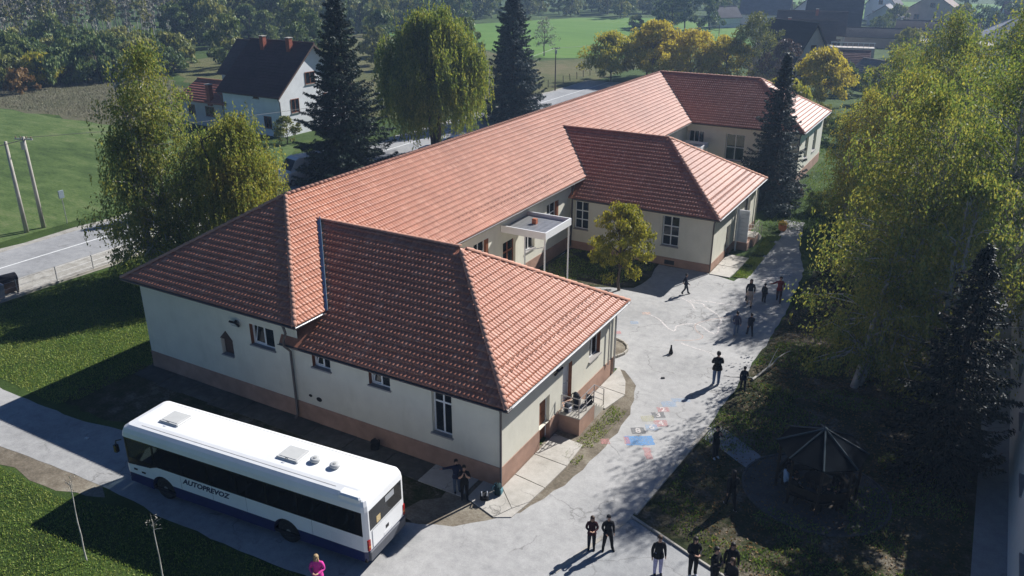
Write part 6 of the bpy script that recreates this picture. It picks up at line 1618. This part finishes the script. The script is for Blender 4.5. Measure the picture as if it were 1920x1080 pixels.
# ================================================================== PAVILION WITH PEOPLE SITTING IN IT
def pavilion():
    gz = empty('pavilion', GZ); tag(gz, 'octagonal open pavilion with dark ribbed roof in the shaded park', 'pavilion')
    rm = surf('pavilion_roof', (.005, .007, .010), .2, 4, .95, spec=.03); rb = surf('pavilion_rib', (.035, .055, .065), .15, 5, .5); wd = surf('pavilion_wood', (.03, .02, .014), .25, 7, .8)
    r0, ze, za = 1.72, 2.12, 2.95
    P = [(r0 * math.cos(R(45 * i + 12)), r0 * math.sin(R(45 * i + 12)), ze) for i in range(8)]
    for i in range(8):
        a, b = Vector(P[i]), Vector(P[(i + 1) % 8]); c = Vector((0, 0, za)); n_ = (b - a).cross(c - a).normalized()
        MB().add([a, b, c, a - n_ * .05, b - n_ * .05, c - n_ * .05], [(0, 1, 2), (5, 4, 3), (0, 3, 4, 1), (1, 4, 5, 2), (2, 5, 3, 0)]).build('roof_panel', rm, gz)
        MB().tube([a + Vector((0, 0, .03)), c + Vector((0, 0, .03))], .035, 6).build('roof_rib', rb, gz)
        q = Vector((P[i][0] * .88, P[i][1] * .88, 0))
        MB().bbox(q.x - .05, q.x + .05, q.y - .05, q.y + .05, 0, 2.16, .01).build('post', wd, gz)
        if i != 4:
            q2 = Vector((P[(i + 1) % 8][0] * .8, P[(i + 1) % 8][1] * .8, 0)); q1 = Vector((P[i][0] * .8, P[i][1] * .8, 0)); d = (q2 - q1); L = d.length; an = math.atan2(d.y, d.x)
            t = Matrix.Translation(q1) @ Matrix.Rotation(an, 4, 'Z')
            bn = MB().box(0, L, -.06, .30, .40, .45, 0, t).box(.15, .22, 0, .25, 0, .398, 0, t).box(L - .22, L - .15, 0, .25, 0, .398, 0, t).build('bench', wd, gz)
            MB().box(0, L, -.12, -.065, .62, .92, 0, t).build('backrest', wd, bn)
    MB().lathe([(.09, 0), (.10, .06), (.03, .12)], 8, (0, 0, za - .02)).build('finial', rb, gz)
    MB().lathe([(.06, 0), (.05, .66)], 8, (0, 0, 0)).lathe([(.5, .66), (.5, .70)], 16, (0, 0, 0)).build('table', wd, gz)
pavilion()
for i, (a, c, lb, lh, lg) in enumerate([(205, (.30, .45, .60), 'person in light blue jacket sitting under the pavilion roof', True, NV), (235, BK, 'person in black on the pavilion bench left of the light blue jacket', False, BK), (268, (.02, .02, .03), 'person in dark clothes in the middle of the pavilion bench', True, BK), (300, BK, 'person in black with pale hands on the right of the pavilion', False, (.03, .03, .04)), (330, (.03, .03, .035), 'person in grey-black at the right end of the pavilion bench', True, BK), (170, BK, 'person in black at the far left of the pavilion', True, BK)]):
    x, y = GZ.x + 1.22 * math.cos(R(a)), GZ.y + 1.22 * math.sin(R(a))
    person((x, y, .0), R(a - 90), lb, 1.66, c, lg, (.3, .3, .32), 'dark', lh, 'sit', seed=40 + i)

# ================================================================== SMALL THINGS
def backpack(loc, rz, c, c2, label, sc=1.0):
    b = empty('backpack', loc, rz); tag(b, label, 'backpack'); m, m2 = cloth(c), cloth(c2)
    f = lambda v: v * sc
    MB().bbox(f(-.17), f(.17), f(-.11), f(.11), 0, f(.44), f(.06)).build('main_bag', m, b); MB().bbox(f(-.13), f(.13), f(-.18), f(-.112), f(.03), f(.26), f(.03)).build('front_pocket', m2, b)
    for g in (-1, 1): MB().tube([(f(g * .10), f(.11), f(.40)), (f(g * .11), f(.2), f(.32)), (f(g * .11), f(.19), f(.16)), (f(g * .12), f(.11), f(.06))], f(.022), 6).build('strap', m2, b)
    MB().tube([(f(-.04), f(.05), f(.43)), (f(-.03), f(.05), f(.48)), (f(.03), f(.05), f(.48)), (f(.04), f(.05), f(.43))], f(.012), 6).build('top_handle', m, b)
    return b
def lying(o, ax=(80, 0)): o.rotation_euler = (R(ax[0]), 0, o.rotation_euler.z); o.location.z += .12
backpack((-14.3, 22.7, .07), R(30), BK, (.25, .27, .3), 'black backpack with grey trim lying at the sunny wall corner'); lying(bpy.data.objects['backpack'])
b = backpack((-13.95, 23.15, .07), R(100), (.01, .03, .035), (.10, .22, .25), 'dark teal backpack leaning against the downpipe corner')
backpack((-20.2, 23.2, .07), R(10), BK, BK, 'black bag standing at the shaded wall opposite the bus rear', 1.05)
backpack((-13.75, 28.95, .9), R(80), (.05, .055, .07), (.55, .55, .58), 'grey and white backpack on the porch landing')
backpack((-13.55, 29.5, .9), R(20), (.02, .02, .025), (.03, .03, .04), 'black backpack in the middle of the porch landing', .95)
backpack((-13.8, 29.95, .9), R(140), (.03, .03, .035), (.06, .05, .05), 'dark backpack by the porch door', 1.0)
backpack((-13.2, 30.05, .9), R(-20), BK, (.04, .04, .05), 'black rucksack against the porch railing', 1.0)

# cat on the yard
def cat():
    c = empty('cat', (-12.2, 38.45, .016), R(200)); tag(c, 'black cat sitting upright in the middle of the yard', 'cat')
    J = [((0, .10, .10), .095), ((0, .04, .20), .085), ((0, -.03, .30), .065), ((0, -.06, .36), .045), ((0, -.09, .42), .055), ((0, -.15, .41), .028), ((.045, -.06, .14), .03), ((.045, -.09, .02), .022), ((-.045, -.06, .14), .03), ((-.045, -.09, .02), .022), ((.08, .06, .06), .05), ((.09, -.03, .02), .025), ((-.08, .06, .06), .05), ((-.09, -.03, .02), .025), ((0, .22, .04), .022), ((.08, .34, .025), .018), ((.2, .40, .025), .014), ((.035, -.075, .485), .012), ((-.035, -.075, .485), .012)]
    E_ = [(0, 1), (1, 2), (2, 3), (3, 4), (4, 5), (2, 6), (6, 7), (2, 8), (8, 9), (0, 10), (10, 11), (0, 12), (12, 13), (0, 14), (14, 15), (15, 16), (4, 17), (4, 18)]
    me = bpy.data.meshes.new('body'); me.from_pydata([p for p, _ in J], E_, []); me.update(); t = bpy.data.objects.new('body', me); col.objects.link(t)
    t.modifiers.new('skin', 'SKIN').use_smooth_shade = True
    for i, v in enumerate(me.skin_vertices[0].data): v.radius = (J[i][1],) * 2; v.use_root = i == 0
    t.modifiers.new('sub', 'SUBSURF').levels = 1
    m = bpy.data.meshes.new_from_object(t.evaluated_get(bpy.context.evaluated_depsgraph_get())); bpy.data.objects.remove(t)
    m.materials.clear(); m.materials.append(surf('black_fur', (.008, .008, .009), .2, 40, .7)); link('body', m, c)
cat()

# flower tub, post in the courtyard, litter bin
ft = empty('flower_tub', (-11.9, 63.0, .02)); ft.scale = (.72, .72, .72); tag(ft, 'orange terracotta tub with yellow flowers beside the garden path', 'flower tub')
MB().lathe([(.26, 0), (.38, .12), (.44, .40), (.42, .62), (.46, .68), (.46, .74), (.38, .74), (.36, .64), (.02, .62)], 18).build('tub', surf('orange_clay', (.50, .17, .06), .12, 5, .7), ft, True)
rg_ = np.random.default_rng(5); C = rg_.normal(size=(500, 3)) * np.array([.2, .2, .12]) + np.array([0, 0, .86])
link('flowers', np_mesh('flowers', leaves(C, np.full(500, .055), rg_, .8, None, 2), quads(500), leaf_mat('flower_yellow', [(.45, .28, .01), (.65, .42, .02), (.75, .55, .05)], .2)), ft)
C = rg_.normal(size=(260, 3)) * np.array([.2, .2, .09]) + np.array([0, 0, .76]); link('foliage', np_mesh('foliage', leaves(C, np.full(260, .06), rg_, .5), quads(260), LM['green']), ft)
hp = empty('hydrant_post', (-20.3, 41.0, .016)); tag(hp, 'short grey capped post in the courtyard behind the near wing hip', 'post')
MB().tube([(0, 0, 0), (0, 0, .78)], .13, 12).build('shaft', M['gutter_light'], hp); MB().lathe([(.21, .78), (.22, .84), (.20, .92), (.05, .95)], 12).build('cap', M['gutter_light'], hp, True)
# round planter edging by the near wing's far corner
pe = empty('planter_ring', (-15.6, 37.3, .016)); tag(pe, 'round kerbed bed at the hidden corner of the near wing', 'planter')
for i in range(16):
    a = 2 * math.pi * i / 16; t = Matrix.Translation((1.25 * math.cos(a), 1.25 * math.sin(a), 0)) @ Matrix.Rotation(a + math.pi / 2, 4, 'Z'); MB().bbox(-.23, .23, -.05, .05, 0, .14, .012, 0, t).build('edging_stone', M['concrete'], pe)
MB().prism([(1.2 * math.cos(t), 1.2 * math.sin(t)) for t in np.linspace(0, 2 * math.pi, 20, endpoint=False)], .0, .06).build('bed_soil', G['dirt'], pe)

# saplings tied to stakes on the front lawn
for k, (x, y, h, lb) in enumerate([(-24.7, 12.56, 3.1, 'bare thin sapling on the lawn left of the bus shadow edge'), (-20.97, 12.94, 2.6, 'bare thin sapling at the lower picture edge in the bus shadow')]):
    s_ = empty('sapling', (x, y, 0)); tag(s_, lb, 'sapling', 'staked saplings'); rg_ = np.random.default_rng(300 + k); w = MB()
    limbs(w, (0, 0, -.05), (-.35, .25, h), .032, .012, rg_, 6, 0, .012, 6); w.build('trunk', M['bark_pale'], s_, True); tw = MB()
    for i in range(5):
        z = h * rg_.uniform(.86, 1.0); p0 = np.array([-.35 * z / h, .25 * z / h, z]); limbs(tw, p0, p0 + np.array([rg_.normal() * .22, rg_.normal() * .22, rg_.uniform(.1, .4)]), .009, .003, rg_, 3, 0, .08, 4)
    tw.build('twigs', M['bark_pale'], s_); C = np.array([-.35, .25, h]) + rg_.normal(size=(40, 3)) * np.array([.10, .10, .16])
    link('buds', np_mesh('buds', leaves(C, np.full(40, .035), rg_, .5), quads(40), LM['twig']), s_)['kind'] = 'stuff'

# fallen branch in the park
fb = MB(); rg_ = np.random.default_rng(9); limbs(fb, (-7.6, 37.6, .08), (-6.5, 41.0, .5), .07, .02, rg_, 6, .02, .03, 6); limbs(fb, (-7.2, 38.8, .15), (-7.0, 40.2, .9), .035, .01, rg_, 4, 0, .04, 5); limbs(fb, (-7.6, 37.8, .08), (-9.0, 37.4, .06), .03, .01, rg_, 4, 0, .04, 5)
tag(fb.build('fallen_branch', M['bark_pale'], None, True), 'pale fallen branch lying at the park edge beside the yard', 'branch')

# utility poles with wires, road sign, fence, bins
def pole(loc, h, label, arm=True, r=.14, m='concrete', lean=0.0, rz=0.0, group=None):
    p = empty('utility_pole', loc, rz); tag(p, label, 'pole', group)
    MB().tube([(0, 0, -.1), (lean * .5, 0, h * .5), (lean, 0, h)], [r, r * .82, r * .66], 10).build('shaft', M[m], p, True)
    if arm:
        MB().box(lean - .75, lean + .75, -.05, .05, h - .22, h - .12).build('crossarm', M['gutter_light'], p)
        for q in (-.65, -.25, .25, .65): MB().lathe([(.03, 0), (.05, .05), (.03, .09), (.05, .13), (.02, .17)], 8, (lean + q, 0, h - .12)).build('insulator', surf('porcelain', (.25, .16, .12), .1, 5, .3), p, True)
        MB().bbox(lean - .22, lean + .12, -.2, -.06, h - .95, h - .35, .02).build('junction_box', M['gutter_light'], p)
    return p
pole((-62.64, 33.42, 0), 7.1, 'plain white concrete pole nearest the left picture edge', False, .17, 'concrete')
pole((-62.64, 34.79, 0), 7.2, 'concrete utility pole with crossarm on the field edge', True, .16, 'concrete', 0, R(20))
pole((-59.4, 117.0, 0), 6.6, 'slim dark pole on the road side behind the right spruce', True, .11, 'bark', 0, R(60))
pole((-65.4, 183.0, 0), 4.6, 'distant pole beside the golden trees', False, .10, 'bark')
pole((-57.3, 197.0, 0), 4.8, 'distant pole at the right end of the bright field', False, .10, 'bark')
def wire(a, b, sag, label, r=.018):
    a, b = Vector(a), Vector(b); o = MB().tube([a + (b - a) * t - Vector((0, 0, sag * 4 * t * (1 - t))) for t in np.linspace(0, 1, 14)], r, 4).build('power_cable', M['dark']); tag(o, label, 'cable')
wire((-62.6, 34.8, 7.0), (-60.5, -20, 7.2), .9, 'thick power cable running left from the crossarm pole', .03)
wire((-62.7, 35.0, 7.1), (-59.4, 117, 6.5), 2.0, 'power cable running from the crossarm pole towards the far road')
wire((-59.4, 117, 6.5), (-65.4, 183, 4.5), .8, 'power cable over the meadow behind the right spruce')
wire((-65.4, 183, 4.5), (-57.3, 197, 4.7), .3, 'short far cable between the two distant poles')
wire((-57.3, 197, 4.7), (-30.5, 205, 8.4), .4, 'far cable leading to the village roofs')
sg_ = empty('road_sign', (-62.06, 36.39, 0)); tag(sg_, 'small blue-grey sign on a thin post at the field edge', 'sign')
MB().tube([(0, 0, 0), (0, 0, 2.6)], .03, 8).build('post', M['gutter_light'], sg_); MB().bbox(-.05, .05, -.22, .22, 2.1, 2.72, .02).build('sign_plate', surf('sign_back', (.22, .27, .30), .1, 5, .5), sg_)
fn = empty('roadside_fence', (-50.6, 30, 0)); tag(fn, 'thin wire fence on metal posts along the gravel shoulder', 'fence')
for i in range(20):
    y = -7 + i * 2.6; MB().tube([(0, y, 0), (0, y, 1.15)], .03, 6).build('post', M['gutter_light'], fn)
for z in (.35, .7, 1.08): MB().tube([(0, -7, z), (0, 42.5, z)], .010, 4).build('wire', M['gutter_light'], fn)
MB().box(-.10, .10, -7.2, 42.6, 0, .16).build('footing', M['concrete'], fn)
ff = empty('meadow_fence', (-62.0, 112, 0)); tag(ff, 'row of short wooden posts along the meadow behind the road', 'fence')
for i in range(18): MB().tube([(random.uniform(-.1, .1), i * 2.7 - 6, 0), (random.uniform(-.15, .15), i * 2.7 - 6, 1.2)], .06, 6).build('post', M['bark'], ff)
def bin_(loc, rz, c, label, dome):
    b = empty('waste_container', loc, rz); b.scale = (.8, .8, .8); tag(b, label, 'container'); m = surf('bin_paint', c, .15, 5, .6)
    MB().add([(-.60, -.45, .18), (.60, -.45, .18), (.60, .45, .18), (-.60, .45, .18), (-.68, -.53, 1.15), (.68, -.53, 1.15), (.68, .53, 1.15), (-.68, .53, 1.15)], [(3, 2, 1, 0), (0, 1, 5, 4), (1, 2, 6, 5), (2, 3, 7, 6), (3, 0, 4, 7), (4, 5, 6, 7)]).build('tub', m, b)
    if dome:
        d = MB(); n = 9; vs = [(x, .55 * math.cos(t), 1.16 + .42 * math.sin(t)) for x in (-.7, .7) for t in np.linspace(0, math.pi, n)]
        d.add(vs, [(i, i + 1, n + i + 1, n + i) for i in range(n - 1)] + [tuple(range(n)), tuple(range(2 * n - 1, n - 1, -1))]).build('lid', M['dark'], b, False)
    else: MB().bbox(-.7, .7, -.55, .55, 1.152, 1.24, .03).build('lid', surf('lid_grey', (.3, .3, .31), .1, 4, .6), b)
    for x in (-.5, .5):
        for y in (-.38, .38): MB().tube([(x, y - .03, .09), (x, y + .03, .09)], .09, 10).build('castor', M['dark'], b)
bin_((-51.6, 25.6, .02), R(78), (.10, .075, .065), 'brown waste container with black domed lid by the roadside fence', True)
bin_((-51.2, 24.45, .02), R(82), (.34, .33, .32), 'grey waste container cut by the left picture edge', False)

# parked cars and van behind the school
def car(loc, rz, paint, label, van=False):
    c = empty('parked_car' if not van else 'parked_van', loc, rz); tag(c, label, 'car' if not van else 'van')
    pm = surf('car_paint', paint, .04, 2, .25, spec=.6); L, W = (4.2, 1.72) if not van else (5.4, 2.0); H = 1.45 if not van else 2.45
    pf = [(0, .35), (0, .72), (.12, .86), (1.05, .95), (1.75, 1.40), (2.9, 1.45), (3.6, 1.30), (4.1, .98), (4.2, .7), (4.2, .35)] if not van else [(0, .4), (0, 1.0), (.2, 1.15), (.8, 1.3), (1.5, 2.3), (1.8, 2.42), (5.2, 2.45), (5.4, 2.3), (5.4, .4)]
    bd = MB(); n = len(pf)
    rows = [(0.0, .97), (.07, 1.0), (W - .07, 1.0), (W, .97)]
    vs = []
    for y, k in ((.10, 1), (0, 0), (W, 0), (W - .10, 1)):
        for x, z in pf: vs.append((x, (.0 if y < W / 2 else W) if z <= 1.0 else (y if k else (.14 if y < W / 2 else W - .14)), z))
    top = [(x, 0.0 if z <= 1.0 else .16, z) for x, z in pf]; bot = [(x, W if z <= 1.0 else W - .16, z) for x, z in pf]
    bd.add(top + bot, [tuple(range(n)), tuple(range(2 * n - 1, n - 1, -1))] + [(i, n + i, n + (i + 1) % n, (i + 1) % n) for i in range(n)])
    bd.build('body', pm, c)
    g = M['glass']
    if not van:
        MB().quad((1.12, .14, .985), (1.12, W - .14, .985), (1.72, W - .24, 1.385), (1.72, .24, 1.385)).build('windscreen', M['dark'], c).location = (-.015, 0, .015)
        MB().quad((4.06, .16, 1.02), (3.64, .24, 1.275), (3.64, W - .24, 1.275), (4.06, W - .16, 1.02)).build('rear_window', M['dark'], c).location = (.015, 0, .015)
        for y, d in ((.04, -1), (W - .04, 1)):
            MB().quad((1.35, y, 1.0), (2.4, y, 1.0), (2.4, y - d * .10, 1.34), (1.75, y - d * .10, 1.34)).quad((2.48, y, 1.0), (3.6, y, 1.0), (3.4, y - d * .10, 1.3), (2.48, y - d * .10, 1.36)).build('side_window', M['dark'], c)
    else:
        MB().quad((.83, .16, 1.36), (.83, W - .16, 1.36), (1.46, W - .2, 2.24), (1.46, .2, 2.24)).build('windscreen', M['dark'], c).location = (-.03, 0, .02)
        for k in range(6): MB().box(1.9 + k * .55, 1.96 + k * .55, .25, W - .25, 2.46, 2.50).build('roof_rib', pm, c)
    for x in (.8, L - .85):
        for y in (.0, W):
            w = MB().tube([(x, y - .1, .31), (x, y + .1, .31)], .31, 16).build('wheel', surf('car_tyre', (.02, .02, .02), .1, 6), c); MB().tube([(x, y - .115, .31), (x, y + .115, .31)], .18, 12).build('hubcap', M['gutter_light'], w)
    for y in (.12, W - .42): MB().box(-.01, .03, y, y + .3, .62, .76).build('headlight', M['chrome'], c); MB().box(L - .03, L + .01, y, y + .3, .74, .9).build('tail_light', surf('red_lens', (.3, .01, .01), 0, 1, .2), c)
    return c
car((-51.2, 66.0, .03), R(8), (.012, .012, .014), 'black car parked under the weeping willow')
car((-51.6, 69.6, .03), R(5), (.04, .018, .02), 'dark red car parked behind the black one')
car((-52.0, 73.2, .03), R(6), (.02, .022, .03), 'dark car third in the row under the willow')
car((-51.2, 62.6, .03), R(10), (.10, .11, .12), 'grey car at the foot of the left spruce')
car((-47.2, 53.3, .03), R(95), (.012, .016, .03), 'dark blue car just behind the hip of the tiled roof')
car((-54.6, 53.0, .03), R(75), (.66, .67, .68), 'white van with ribbed roof on the road behind the school', True)
car((-50.0, 42.5, .03), R(80), (.62, .63, .64), 'white car glimpsed through the big birch')
car((-46.5, 79.0, .03), R(20), (.6, .62, .63), 'pale car behind the ridge right of the willow')
# litter
for x, y in ((-27.6, 21.4), (-31.9, 17.5), (-11.6, 35.6)):
    t = MB().bbox(-.09, .09, -.06, .06, 0, .05, .01).build('litter', surf('paper', (.6, .58, .55) if x < -12 else (.03, .03, .03), .1, 9)); t.location = (x, y, .02); t.rotation_euler = (0, 0, random.uniform(0, 3))
    tag(t, {(-27.6): 'scrap of pale paper on the dark dirt by the wall', (-31.9): 'white scrap of paper on the drive left of the bus', (-11.6): 'tiny dark speck of rubbish on the yard'}[x], 'litter')

# ------------------------------------------------------------------ the hazy air over the valley
hz = MB().box(-420, 160, -60, 560, -1.0, 24.0).mesh('haze', [])
hm, nt, b = newmat('haze_air')
nt.nodes.remove(b)
pv = nt.nodes.new('ShaderNodeVolumePrincipled')
pv.inputs['Color'].default_value = (.50, .70, 1.0, 1)
pv.inputs['Density'].default_value = 0.00046
pv.inputs['Anisotropy'].default_value = 0.3
nt.links.new(pv.outputs[0], nt.nodes['Material Output'].inputs['Volume'])
hz.materials.append(hm)
ho = link('haze', hz); ho['kind'] = 'stuff'
